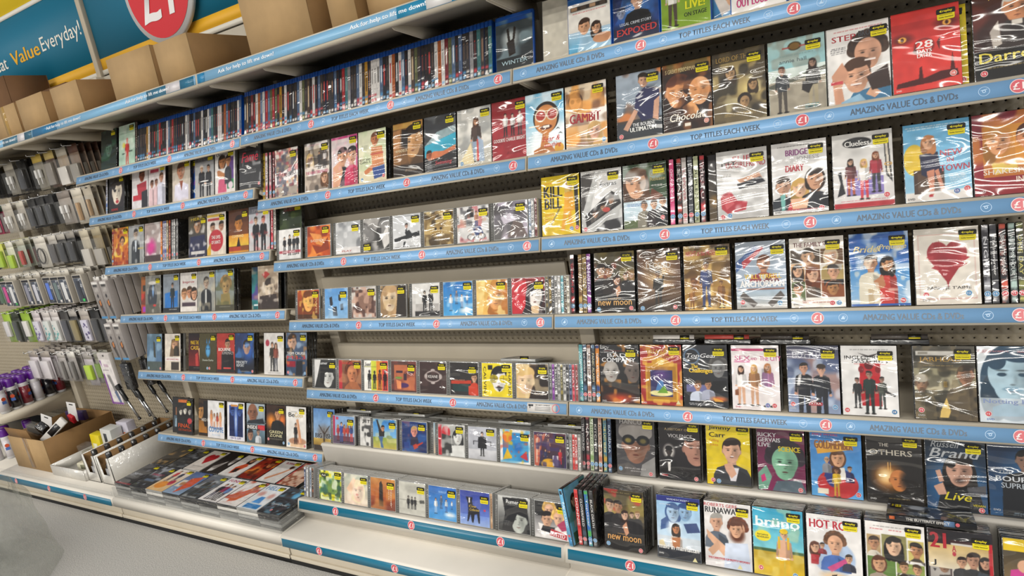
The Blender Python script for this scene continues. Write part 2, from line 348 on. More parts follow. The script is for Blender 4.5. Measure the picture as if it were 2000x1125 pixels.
# ---------------------------------------------------------------- gondola bays
def pegboard_mesh(w, h, p=.025, r=.0029):
    nx, nz = int(round(w/p)), int(round(h/p)); base = []
    sq = [(-1, -1), (0, -1), (1, -1), (1, 0), (1, 1), (0, 1), (-1, 1), (-1, 0)]
    for q in sq: base.append((q[0]*p/2, 0, q[1]*p/2))
    for q in sq:
        a = math.atan2(q[1], q[0]); base.append((r*math.cos(a), 0, r*math.sin(a)))
    for q in sq:
        a = math.atan2(q[1], q[0]); base.append((r*math.cos(a), .006, r*math.sin(a)))
    base = np.array(base); cx = (np.arange(nx)+.5)*p; cz = (np.arange(nz)+.5)*p
    cen = np.stack([np.repeat(cx, nz), np.zeros(nx*nz), np.tile(cz, nx)], 1)
    V = (cen[:, None]+base[None]).reshape(-1, 3)
    f = np.array([(k, (k+1) % 8, 8+(k+1) % 8, 8+k) for k in range(8)]+[(8+k, 8+(k+1) % 8, 16+(k+1) % 8, 16+k) for k in range(8)])
    LI = (f[None]+24*np.arange(nx*nz)[:, None, None]).ravel()
    return mesh_np('pegboard', V, np.full(nx*nz*16, 4), LI, None, 'pegboard')
PEG = pegboard_mesh(1.2, 1.75); PEGW = pegboard_mesh(1.6, 1.75)
BAYS = {'R': (0, 'right film bay, its last shelves running out of view'), 'M': (-1.25, 'middle film and music bay'), 'L': (-2.5, 'left film bay beside the hanging packs'), 'B': (-3.75, 'far left bay hung with accessory packs'), 'C': (-5.0, 'bay with the spray cans, cut by the left frame edge')}
for k, (x0, lab) in BAYS.items():
    t = thing('gondola_bay', 'cream steel '+lab, 'shelving', (x0, 0, 0))
    link('back_panel', PEGW if k == 'R' else PEG, t, (.025, .265, .2))
    link('backing', G().box(.0, 1.65 if k == 'R' else 1.25, .275, .28, .1, 2.2).mesh('backing', 'dark'), t)  # near-black sheet gives the pegboard holes their shade by colour
    if k != 'R': link('upper_panel', G().box(0.02, 1.23, .262, .27, 1.95, 2.2).mesh('upper_panel', 'enamel'), t)
    else: link('upper_panel', G().box(0.02, 1.23, .262, .27, 1.95, 2.2).mesh('upper_panel', 'pegboard'), t)
    g = G().box(-.028, .028, .222, .268, .1, 2.2, b=.003); link('upright', g.mesh('upright', 'enamel'), t)
    link('base_deck', G().prism([(.27, .112), (-.300, .112), (-.318, .100), (-.318, .138), (-.310, .146), (.27, .146)], .002, 1.248).mesh('base_deck', 'enamel_white'), t)
    link('kick_plate', G().box(.004, 1.246, -.288, -.27, .020, .112, b=.002).mesh('kick_plate', 'enamel'), t)
    link('base_foot', G().box(.01, 1.24, -.27, .25, 0, .1).mesh('base_foot', 'dark'), t)
    link('dark_gap_strip', G().box(.0, 1.25, -.293, -.27, 0, .019).mesh('dark_gap_strip', 'dark'), t)  # black strip standing in for the dark gap under the kick plate
    link('kick_lip', G().box(.004, 1.246, -.296, -.287, .022, .040, b=.002).mesh('kick_lip', 'enamel'), t)
# ---------------------------------------------------------------- shelves
SW = 1.244
LEAN = .30                                                # media trays slope back so the cases recline
CL, SL = math.cos(LEAN), math.sin(LEAN)
def slope(y, z, d, h=0): return y+d*CL+h*SL, z-d*SL+h*CL
prof = [(.262, -.006), (.1665, -.006), (.1515, -.0468), (.004, -.0012), (0, -.002), (-.002, -.0065), (-.0155, -.0435), (-.013, -.047), (.011, -.047), (.0125, -.0078), (.1535, -.0500), (.1695, -.0095), (.262, -.0095)]
SHELF = G().prism(prof, .003, .003+SW).mesh('shelf_tray', 'enamel')
BRK = G()
BRACKET = G().prism([(.221, -.0505), (.1545, -.0505), (.03, -.0140), (.02, -.030), (.04, -.044), (.12, -.066), (.221, -.082)], 0, .004).mesh('shelf_bracket', 'enamel')
def roundel(r=.0155):
    g = G(); g.disc(0, 0, r, -.0008, 'ecd2d2'); g.disc(0, 0, r*.9, -.0012, 'cf5560'); g.text('£1', 0, 0, r*1.25, r*1.0, -.0016, 'f3e6e4', 'B'); return g.mesh('price_roundel', 'strip')
RND = roundel(); RND_S = roundel(.0165)
def ico(k):
    g = G(); g.ring(0, 0, .0095, .0105, -.0005, 'b7d5f0', 24)
    if k: g.ring(0, 0, .002, .0035, -.0005, 'b7d5f0', 12); g.poly([(-.006, .003), (.006, .005), (.006, .0035), (-.006, .0015)], -.0005, 'b7d5f0')
    else: g.poly([(-.006, -.004), (.005, -.004), (.0, .005), (-.003, .0)], -.0005, 'b7d5f0'); g.ring(.003, .002, .002, .003, -.0005, 'b7d5f0', 10)
    return g.mesh('ring_icon', 'strip')
ICO = [ico(0), ico(1)]
LET_A = G().text('AMAZING VALUE CDs & DVDs', 0, 0, .213, .0155, -.0008, '4a5868', 'T').mesh('lettering_amazing', 'strip')
LET_T = G().text('TOP TITLES EACH WEEK', 0, 0, .178, .0145, -.0008, '4a5868', 'T').mesh('lettering_titles', 'strip')
STRIP = G().box(.006, 1.244, 0, .002, -.0345, 0, '87b7e4').mesh('label_strip', 'strip')
def film_shelf(x0, z, label, camera=False):
    t = thing('shelf', label, 'shelf', (x0, 0, z), group='steel shelves with pale blue label strips')
    link('shelf_tray', SHELF, t)
    for x in (.004, 1.242): link('bracket', BRACKET, t, (x, 0, 0))
    s = link('label_strip', STRIP, t, (0, -.0045, -.0075), (-.38, 0, 0))
    zc = -.0172
    for x in (.19, .99): link('lettering', LET_A, s, (x, 0, zc))
    link('lettering', LET_T, s, (.592, 0, zc))
    for i, x in enumerate((.041, .338, .462, .722, .839, 1.143)): link('ring_icon', ICO[i % 2], s, (x, 0, zc))
    for x in (.401, .779)+(() if camera else (1.203,)): link('price_roundel', RND, s, (x, 0, zc))
    if camera:
        g = G().box(1.095, 1.205, -.0012, 0, -.033, -.002, 'e6e2de'); g.box(1.10, 1.118, -.0018, -.001, -.013, -.007, '33363a'); g.box(1.104, 1.107, -.0018, -.001, -.02, -.012, '33363a')
        g.text('SECURITY CAMERAS', 1.155, -.0085, .055, .004, -.0018, '33363a', 'B')
        for q in range(3): g.box(1.125, 1.185, -.0016, -.001, -.0165-q*.005, -.0145-q*.005, '8b8b8b')
        g.ring(1.205, -.017, .012, .0145, -.0017, 'cf5560', 20)
        link('notice', g.mesh('notice', 'strip'), s)
    return t
ZS = {'R0': 1.737, 'R1': 1.477, 'R2': 1.222, 'R3': .966, 'R4': .660, 'M0': 1.737, 'M1': 1.477, 'M2': 1.222, 'M3': .966, 'M4': .660,
      'L0': 1.733, 'L1': 1.529, 'L2': 1.273, 'L3': 1.017, 'L4': .710, 'L5': .352}
NTH = ['top', 'second', 'third', 'fourth', 'fifth', 'sixth', 'bottom']
BN = {'R': 'right bay', 'M': 'middle bay', 'L': 'left bay'}
for k, z in ZS.items(): film_shelf(BAYS[k[0]][0], z, 'cream steel shelf with pale blue label strip, %s of the %s' % (NTH[int(k[1])]+' film shelf', BN[k[0]]), k == 'M4')
# deep top shelves carrying the cardboard boxes
TOPTRAY = G().prism([(.262, 0), (-.125, 0), (-.127, -.004), (-.133, -.040), (-.128, -.048), (-.10, -.048), (-.098, -.034), (.262, -.034)], .003, 1.247).mesh('top_shelf_tray', 'enamel')
TOPBRK = G().prism([(.258, -.034), (-.09, -.034), (-.07, -.05), (.10, -.075), (.258, -.09)], 0, .004).mesh('top_bracket', 'enamel')
def top_shelf(x0, label, segs):
    t = thing('overhead_shelf', label, 'shelf', (x0, 0, 1.972), group='deep overhead shelves under the cardboard boxes')
    link('shelf_tray', TOPTRAY, t)
    for x in (.004, .3, .9, 1.242): link('bracket', TOPBRK, t, (x, 0, 0))
    s = link('label_strip', G().box(.006, 1.244, 0, .002, -.034, 0, '7fb3d6').mesh('top_strip', 'strip'), t, (0, -.1285, -.0045), (-.2, 0, 0))
    for (a, b, c) in segs: link('strip_insert', G().box(a, b, -.0008, 0, -.0335, -.0005, c).mesh('strip_insert', 'strip'), s)
    for x in (.28, .93): link('lettering', G().text('Ask for help to lift me down!', x, -.017, .30, .017, -.0012, 'f2f4f6', 'T').mesh('help_lettering', 'strip'), s)
    return t
top_shelf(-5.0, 'deep overhead shelf at the left frame edge', [])
top_shelf(-3.75, 'deep overhead shelf above the hanging accessory packs', [(.95, 1.10, '3d6f86'), (1.10, 1.17, 'd6d2d4'), (1.17, 1.24, '2f5f74')])
top_shelf(-2.5, 'deep overhead shelf above the left film bay', [(0, .22, '1c6f9c'), (.93, 1.06, '2c6a86'), (1.06, 1.15, 'cfcacc'), (1.15, 1.235, '17698a')])
top_shelf(0, 'unseen overhead shelf added above the right bay, just over the frame', [])  # out of view, added to shade the right bay's top row
top_shelf(-1.25, 'deep overhead shelf above the middle bay', [(0.01, .05, '1b7fb0'), (.97, 1.08, '2186ae'), (1.08, 1.17, 'd9d7d6'), (1.17, 1.244, '2186ae')])
# white risers behind the discs on three middle shelves
for k, n in (('M2', 'third'), ('M3', 'fourth'), ('M4', 'fifth')):
    tag(link('riser_block', G().box(0, 1.19, 0, .02, 0, .136, b=.003).mesh('riser_block', 'enamel'), None, (-1.22, .198, ZS[k]-.006)), 'cream riser panel behind the discs on the %s shelf of middle bay' % n, 'riser', 'cream riser panels')
# stepped base of middle and right bays
ZT2, ZT1 = .398, .238
TEAL = '0f6f8d'
for x0, nm in ((-1.25, 'middle'), (0, 'right')):
    tag(link('display_step', G().prism([(.26, .147), (.0, .147), (-.004, ZT2-.012), (-.008, ZT2-.006), (0, ZT2), (.004, ZT2), (.20, ZT2-.0606), (.26, ZT2-.0606)], .005, 1.245).mesh('display_step', 'enamel_white'), None, (x0, 0, 0)), 'upper white display step at the foot of the %s bay' % nm, 'step', 'white display steps')
    t = thing('display_step', 'lower white display step with teal price strip, %s bay' % nm, 'step', (x0, 0, 0), group='white display steps')
    link('step_body', G().prism([(-.012, .147), (-.178, .147), (-.172, .195), (-.205, .190), (-.190, ZT1-.004), (-.186, ZT1), (-.180, ZT1), (-.012, ZT1-.052)], .003, 1.247).mesh('step_body', 'enamel_white'), t)
    s = link('price_strip', G().box(.012, 1.238, 0, .002, -.033, 0, TEAL).mesh('teal_strip', 'strip'), t, (0, -.192, ZT1-.005), (-.3, 0, 0))
    for x in (.224, .616, 1.007): link('price_roundel', RND_S, s, (x, 0, -.0165))
for x0, nm in ((-5.0, 'spray can'), (-3.75, 'far left'), (-1.25, 'middle'), (0, 'right')):
    t = thing('base_price_strip', 'teal price strip along the lowest deck edge of the %s bay' % nm, 'price strip', (x0, -.3185, .1375), (-.12, 0, 0), 'teal base strips')
    link('strip', G().box(.012, 1.238, 0, .002, -.035, 0, TEAL).mesh('teal_base', 'strip'), t)
    for x in (.226, .61, .99): link('price_roundel', RND_S, t, (x, 0, -.0175))
# ---------------------------------------------------------------- cases
def rbox(w, t, h, b, name, material): return G().box(-w/2, w/2, 0, t, 0, h, b=b).mesh(name, material)
DIM = {'d': (.135, .0145, .190), 'b': (.1345, .0135, .171), 'c': (.142, .0102, .1245)}
def dvd_mesh(material):                    # keep case: rounded spine edge, inset sleeve, thumb notch on the opening edge
    g = G(); w, t, h = DIM['d']
    g.box(-w/2, w/2, 0, t, 0, h, b=.0022); g.box(w/2-.0004, w/2+.0006, .003, t-.003, .075, .115)
    return g.mesh('dvd_case', material)
CASES = {'d': dvd_mesh('black_case'), 'dg': dvd_mesh('grey_case'), 'dw': dvd_mesh('white_case'), 'b': rbox(*DIM['b'], .004, 'film_case', 'blue_case'), 'c': rbox(*DIM['c'], .0012, 'jewel_case', 'jewel')}
hg = G().box(-.0708, -.0585, -.0006, .002, .001, .1235, '6a6a68')
for k in range(14): hg.box(-.069, -.0605, -.0011, -.0005, .006+k*.0085, .0085+k*.0085, '7d7d7b')
HINGE = hg.mesh('hinge_strip', 'plastic')
def sticker_mesh():
    g = G()
    def rr(x0, x1, z0, z1, r, y, c):
        P = []
        for cx, cz, a in ((x1-r, z0+r, -90), (x1-r, z1-r, 0), (x0+r, z1-r, 90), (x0+r, z0+r, 180)):
            for q in range(5): P.append((cx+r*math.cos(math.radians(a+q*22.5)), cz+r*math.sin(math.radians(a+q*22.5))))
        g.poly(P, y, c)
    rr(-.0165, .0165, -.0125, .003, .003, -.0009, 'e2d21a'); rr(-.018, .018, .0005, .0125, .003, -.0012, '17160f')
    g.poly([(-.0125, .0065), (-.008, .0035), (-.008, .0095)], -.0015, 'e2d21a'); g.text('replay', .003, .0062, .019, .0068, -.0015, 'e2d21a', 'B')
    g.text('Quality Guaranteed', 0, -.0075, .027, .0032, -.0013, '3a3610', 'B'); g.box(-.012, .012, -.0012, -.0009, -.0022, -.0012, '8a8010')
    return g.mesh('price_sticker', 'flat_print')
STK = sticker_mesh()
SPLAIN = {'d': rbox(.0146, .134, .190, .0022, 'spine_case', 'black_case'), 'c': rbox(.0104, .1245, .1245, .001, 'jewel_spine', 'jewel')}
RES = {'R': (84, 118), 'M': (60, 84), 'L': (40, 56)}
KIND = {'d': ('dvd_case', 'dvd', 'DVD: '), 'b': ('film_case', 'film disc', 'Film: '), 'c': ('cd_case', 'cd', 'CD: ')}
PLACE = {'R': 'right bay', 'M': 'middle bay', 'L': 'left bay'}
def shelfname(row): return {'R5': 'right bay, upper step', 'R6': 'right bay, lower step', 'M5': 'middle bay, upper step', 'M6': 'middle bay, lower step', 'M0F': 'middle bay, top row'}.get(row) or '%s, %s row' % (PLACE[row[0]], NTH[int(row[1])])
def short(lab, n):
    return ' '.join(lab.split()[:n])
def face_case(kind, x, y, z, art, label, flag, row, rot=(0, 0, 0), res=None, group=None, hidden=False, case=None):
    w, t, h = DIM[kind]; nm, cat, pre = KIND[kind]
    o = thing(nm, label, cat, (x, y, z), rot, group)
    if case is None:
        first = art.split(';')[0].split()
        lum = hx(first[1]).mean() if first and first[0] in 'GH' else 0
        case = ('dg' if lum > .8 and int(x*1000) % 3 == 0 else 'd') if kind == 'd' else kind
    link('case', CASES[case], o)
    W, H = res or RES[row[0]]
    if kind == 'c':
        link('hinge_strip', HINGE, o)
        s = sleeve('booklet', art, .1255, .119, int(W*.92), int(H*.62), -.0007, 'jewel_print'); link('booklet', s, o, (.0065, 0, .0027))
    elif kind == 'b':
        s = sleeve('sleeve', art, .128, .155, W, H, -.0007); link('sleeve', s, o, (0, 0, .002))
        link('top_band', G().box(-.06, .06, -.0008, .001, .1585, .1695, '1557b4', .0005).mesh('top_band', 'plastic'), o)
    else:
        s = sleeve('sleeve', art, .1315, .1865, W, H, -.0007); link('sleeve', s, o, (.0012, 0, .0018))
    if flag and flag[0] in 'kbf' and flag != 'bx' and kind != 'b':
        rr = random.Random(int(abs(x)*9999))
        link('price_sticker', STK, o, (w/2-.0235+rr.uniform(-.004, .002), -.0012, h-.0225+rr.uniform(-.006, .003)))
    elif flag == 'l': link('price_sticker', STK, o, (-w/2+.033, -.0012, .02), (0, PI, 0) if 0 else (0, 0, 0))
    return o
def spine_case(kind, x, y, z, spec, label, row, w=None, group=None, lean=0):
    base, acc, tc, title = spec; t = .0146 if kind == 'd' else .0104; h = DIM[kind][2]
    o = thing('dvd_case' if kind == 'd' else 'cd_case', label, 'dvd' if kind == 'd' else 'cd', (x, y, z), (lean, 0, 0), group)
    link('case', SPLAIN[kind], o)
    sw = t-.002; art = 'G %s %s;R 0 0 100 7 %s;R 0 72 100 82 %s' % (base, base, acc, acc)
    if kind == 'd': art += ';R 15 92 85 97 %s;O 50 88 15 %s' % (tc, 'c8404a' if sum(map(ord, title)) % 2 else '4a86b4')
    art += ';M %s .5 3 .55 %d' % (acc, len(title))
    art += ';T 50 40 58 50 %s -90 %s' % (tc, title)
    link('spine_sleeve', sleeve('spine_sleeve', art, sw, h-.004, 6, 40, -.0007, 'print' if kind == 'd' else 'jewel_print'), o, (0, 0, .002))
    return o
def ordn(n): return '%d%s' % (n, 'th' if 10 <= n % 100 <= 20 else {1: 'st', 2: 'nd', 3: 'rd'}.get(n % 10, 'th'))
def do_row(row, y, z, text):
    z -= y*SL/CL if row[1] not in '6' else 0; z += .0006
    for ln in text.strip().split('\n'):
        p = ln.split('|'); x = float(p[0]); k = p[1]; beh = int(p[2]); lab = p[3]
        rr = random.Random(int(abs(x)*7777)+ord(row[1]))
        if k in 'sS':
            kk = 'd' if k == 's' else 'c'; t = .0146 if kk == 'd' else .0104
            l = ('CD on edge with %s spine, %s' % (lab.strip(','), shelfname(row))) if kk == 'c' else 'DVD on edge, %s, %s' % (lab, shelfname(row))
            low = row == 'R6'; ys, zs = slope(y, z, rr.uniform(0, .004)-.014*low); spine_case(kk, x+t/2, ys, zs, p[4:8], l, row, lean=-.12 if low else -LEAN, group='discs standing on edge, '+shelfname(row)); continue
        flag = p[5] if len(p) > 5 else ''; start = int(p[6]) if len(p) > 6 else 1
        w, t, h = DIM[k]; pitch = t+(.0006 if k != 'c' else .0011); lean = -LEAN
        dd = (pitch+.0036 if flag[:1] == 'b' else -.004 if flag == 'f' else rr.uniform(0, .0025) if k != 'c' else 0)
        yy, zz = slope(y, z, dd)
        face_case(k, x+w/2, yy, zz, p[4], KIND[k][2]+lab+', '+shelfname(row), flag, row, (lean, 0, 0), group=None)
        nm, cat, _ = KIND[k]
        for j in range(start, beh+1):
            c = 'd' if k == 'd' else k
            if k == 'd' and rr.random() < .22: c = 'dg'
            o = link(nm, CASES[c], None, (x+w/2+rr.uniform(-.001, .001), *slope(y, z, .003+pitch*j, rr.uniform(0, .0008) if k == 'c' else 0)), (lean, 0, 0))
            tag(o, '%s %s back, behind the %s' % (ordn(j), 'plain DVD case' if k == 'd' else 'clear CD case', short(lab.replace(',', ''), 9)), cat, 'cases filed behind the %s' % short(lab.replace(',', ''), 9))
do_row('R0', 0.012, 1.737, r'''
0.0885|d|0|blank cream card sleeve standing at the left end|G d9d3c4 d2cbba|bx
0.1799|b|0|white sleeve with small faces above a couple|G e9e6e0 efe9df;R 0 0 100 10 1d5fa8;R 6 15 94 23 3a3532;R 8 16 22 22 b08a68;R 30 16 44 22 54473e;R 52 16 66 22 c09a78;R 76 16 90 22 5a4c44;C 50 27 80 1 c0393d;V 62 100 bcd6ea 4a9cc4;P 9cc3dd 20 100 30 70 75 76 100 86 100 100;F 38 56 13 d8a27c 3a2418 s;F 66 62 10 d8a27c 2c1c14 l;E 82 82 24 9 c98f68|k|2
0.3153|b|0|dark blue sleeve, suited man above red lettering|G 1b3f86 12224a;E 50 45 60 40 3d78b8 .9;P 16295a 0 0 30 0 10 60 0 70;N .5 5 3;B 55 32 13 c79a80 1c1512 s 14161c 2.2 80;F 18 50 9 8a93ac 1a2440 s;R 0 76 100 100 101a35 .6;T 50 70 5 70 c8ccd4 LEGAL_CRIME_STORY;X 52 84 12 88 c23a36 EXPOSED|k
0.4508|b|0|green film sleeve with a standing man in white shirt|G 4aa2c8 cfe4ec;R 0 40 100 100 7c9c22;S 24 12 96 d0a284 3a2a20 ece8e0 4a3c30;C 68 8 50 3 e8f0e8;T 68 50 6 44 d7dfae STAND_UP;X 70 64 14 40 e4e022 LIVE!;T 70 80 7 46 1c2410 ON_STAGE|k|2
0.5687|b|0|pale sleeve half hidden behind the turquoise one|G ece8e2 d8ccc2;P 3d7fb0 0 0 14 0 12 60 30 100 0 100;F 52 60 20 dba884 6a4028 s;P 7fb0d8 30 90 70 80 100 96 100 100 24 100;C 60 12 60 2 c05a5a|b
0.6300|b|0|turquoise film sleeve with pink lettering and reclining figure|G 2f86b8 7cc0d8;P dfe8ec 30 30 100 10 100 60 40 70;P c79a78 30 62 96 44 100 56 40 72;R 0 72 100 100 e9e4e0;X 40 84 14 60 c4467c OUT_LOUD||2
0.7655|b|0|teal film sleeve cut by the frame, rightmost on its shelf|G 3c8fb4 e6e2da;F 40 60 20 cf9c78 4a2c1c l;T 50 86 10 80 3a4a5a HOLIDAY|
''')
do_row('R1', 0.012, 1.477, r'''
-0.0101|d|0|pale blue cover, orange face in big round goggles|G 56a8d2 e8ecea;M ffffff .7 3 .5 4;E 54 42 34 26 2c2018;E 53 45 29 24 c98348;E 40 38 15 10 d9cdb8;E 70 38 15 10 d9cdb8;E 40 38 12 8 a3372c;E 70 38 12 8 a3372c;E 54 58 15 4 5a2a1a;R 46 55 62 59 efe8da;P c98348 46 62 62 62 54 100 34 100;P b4703c 20 94 60 84 78 100 20 100;R 8 53 36 55 efe8da;I 66 78 9 46 c4504a Fear_&;I 70 89 9 44 c4504a Loathing;P 22272c 78 64 84 61 90 65 84 63;P 22272c 84 72 90 69 96 73 90 71;T 40 7 3 44 eef4f8 JOHNNY_DEPP;E 86 95 12 8 d9a13c|k
0.1261|d|0|white cover, dark red block title between two warm portraits|G efe9e2 ece5dc;R 2 12 96 42 a87c54;M e8d2b0 .8 3 .5 8;M 6d4630 .6 4 .6 9;F 25 28 15 d6a181 3a2a20 w;E 18 26 6 4 2a211d .3;E 33 26 6 4 2a211d .3;R 2 66 96 92 d8b287;M e9a04a .8 4 .5 12;M 6a4426 .5 5 .62 2;F 70 78 14 e3b096 c9a268 l;C 30 7 40 1 6d6460;X 48 54 15 76 9c2730 GAMBiT;C 50 94 60 1 a0565a;O 92 93 15 4a86b4|k
0.2886|d|1|grey sky and flames, man in navy t-shirt half turned|G a9b6c4 5e6a76;M e07a32 .8 4 .62 3;M 3a3f48 .5 5 .6 7;R 0 72 100 100 26282c .8;P 27284e 44 36 66 24 96 32 94 72 56 76 40 56;P c99a80 84 48 96 42 92 78 80 74;P c99a80 40 56 48 60 24 88 14 84;F 62 15 11 cfa084 2a2019 s;T 60 80 5 50 e6e6e6 THE_BOURNE;X 58 87 6.5 58 ecece8 ULTIMATUM;O 9 95 15|k
0.4248|d|0|gold-topped cover with two warm close faces and white script|G 7a6236 8a6a3a;R 0 0 100 14 6d5a30;R 0 14 100 20 2c2118;R 0 20 100 70 2a1a14;F 30 44 24 e0a070 5a2c18 s;F 76 46 22 dfa678 2a1510 k;P 24140e 0 62 60 72 100 60 100 100 0 100;P e2a268 40 66 62 58 74 74 60 84 44 80;M 3a1c10 .7 5 .55 6;M c47a3c .5 6 .6 4;C 46 9 60 1 c8b078;L 44 11 6 76 d9c690 5_GREAT_PERFORMANCES;I 50 80 11 74 ece4d4 Chocolat;R 44 90 56 95 e6dccb;O 88 91 12 d0806a|k
0.5610|d|0|murky olive and gold battle scene, faint gold lettering|G 4a4030 6a5c40;M b09a64 .8 4 .5 5;M 26221c .8 5 .55 9;M e2d6a6 .5 7 .68 2;E 66 56 26 14 cdb878 .9;F 34 32 9 b08c64 3a2c1c l;F 76 52 8 a8845c 3a2c1c l;F 60 74 9 a8845c 241a12 k;R 0 0 100 16 332c22 .7;T 40 10 7 66 9c7f48 LORD_OF_THE;C 50 88 60 2 b49a60|k
0.6997|d|1|pale teal sky, two people in dark coats on a beach|G b4d2ce 9fc0be;V 0 40 a9cac8 8fbcc0;V 40 56 d6e2dc c4cec4;R 0 56 100 100 a39a88;M 8c8474 .5 8 .5 4;P 5a5c50 0 60 100 44 100 50 0 66;S 24 36 100 b8907a 4a2a1c 3b3f42 4c4640;S 78 32 98 9c7a66 2c1c14 3a3a38 a89c80 l;P 2a2624 60 60 78 66 70 78 58 72;E 48 11 12 6 4a3a22;R 26 11 70 13 a83a34;E 48 11 9 4.5 7c5c2c;L 44 30 5 48 4a5a5c annie_hall;C 50 22 60 1 7c9894;C 74 92 24 3 3d8a98|k
0.8359|d|0|white cover, two grimacing men with dark curly hair|G ece8e4 dfdcd8;C 50 5 80 1 c86a70;T 28 15 7.5 40 b03038 STEP;T 76 13 7.5 48 45474c BROTHERS;C 18 26 26 4 4c4c50;F 66 40 22 cf9a7c 35241a k;P 3a6f92 30 100 40 88 100 80 100 100;F 46 68 22 d6a080 4a3020 s;P d0987a 6 62 24 46 34 62 22 78 26 100 10 100;R 4 70 24 74 c84048;P d3a080 60 92 70 82 84 92 74 98;R 60 47 78 49 eee2dc;R 36 76 54 78 eee2dc;P 3a2a26 62 70 96 58 100 86 70 88;P 8fb4cc 20 98 50 90 60 100 20 100|k|2
0.9721|d|0|bright red cover with two amber eyes, pulled forward|G c8302c d43c34;R 0 14 100 36 a02420 .5;E 16 34 22 9 521512 .8;E 82 22 24 9 521512 .8;E 16 34 7 4 e0a040 .2;E 16 34 2.5 2.5 3a1410;E 82 22 7 4 e0a040 .2;E 82 22 2.5 2.5 3a1410;E 48 46 17 11 5a1a18 .25 .85;E 48 46 12 7.6 d2362f;P 5a1a18 30 52 36 44 38 56;P 5a1a18 66 44 72 38 70 54;X 48 44 9 26 efe4e0 28;X 48 52 4.5 22 efe4e0 DAYS;X 48 57.5 4.5 22 efe4e0 LATER;P 4a1210 4 94 6 88 40 85 44 86 70 80 94 80 96 88 60 92;P 4a1210 38 86 40 72 43 70 45 86;P 4a1210 84 80 88 58 91 80;T 8 97 2 8 f0e0dc DVD;O 88 85 18 d86a60|f|2
0.9858|d|0|plain yellow cover peeping out behind the bright red one|G e0c818 d8b800;R 86 4 96 10 1a1a14;R 86 8 96 12 e8d010;O 92 92 15|b
1.1281|d|0|dark brown cover, old man in waistcoat, yellow serif title|G 4a241c 1c1412;M 6a2c22 .7 3 .5 2;R 0 66 100 100 141210;P 342a26 30 60 44 34 92 30 100 60 100 66 24 66;P b4aaa0 22 44 34 32 38 60 26 64;F 60 20 19 d08c60 d6d0c8 s;P 2a2220 48 34 70 34 66 60 52 60;R 52 34 66 40 d8d0c4;T 52 4 4.5 60 d8b860 ALBERT_FINN;T 52 74 12 92 dcca50 Darrow;C 50 86 70 1 a89050;O 12 92 15||2
''')
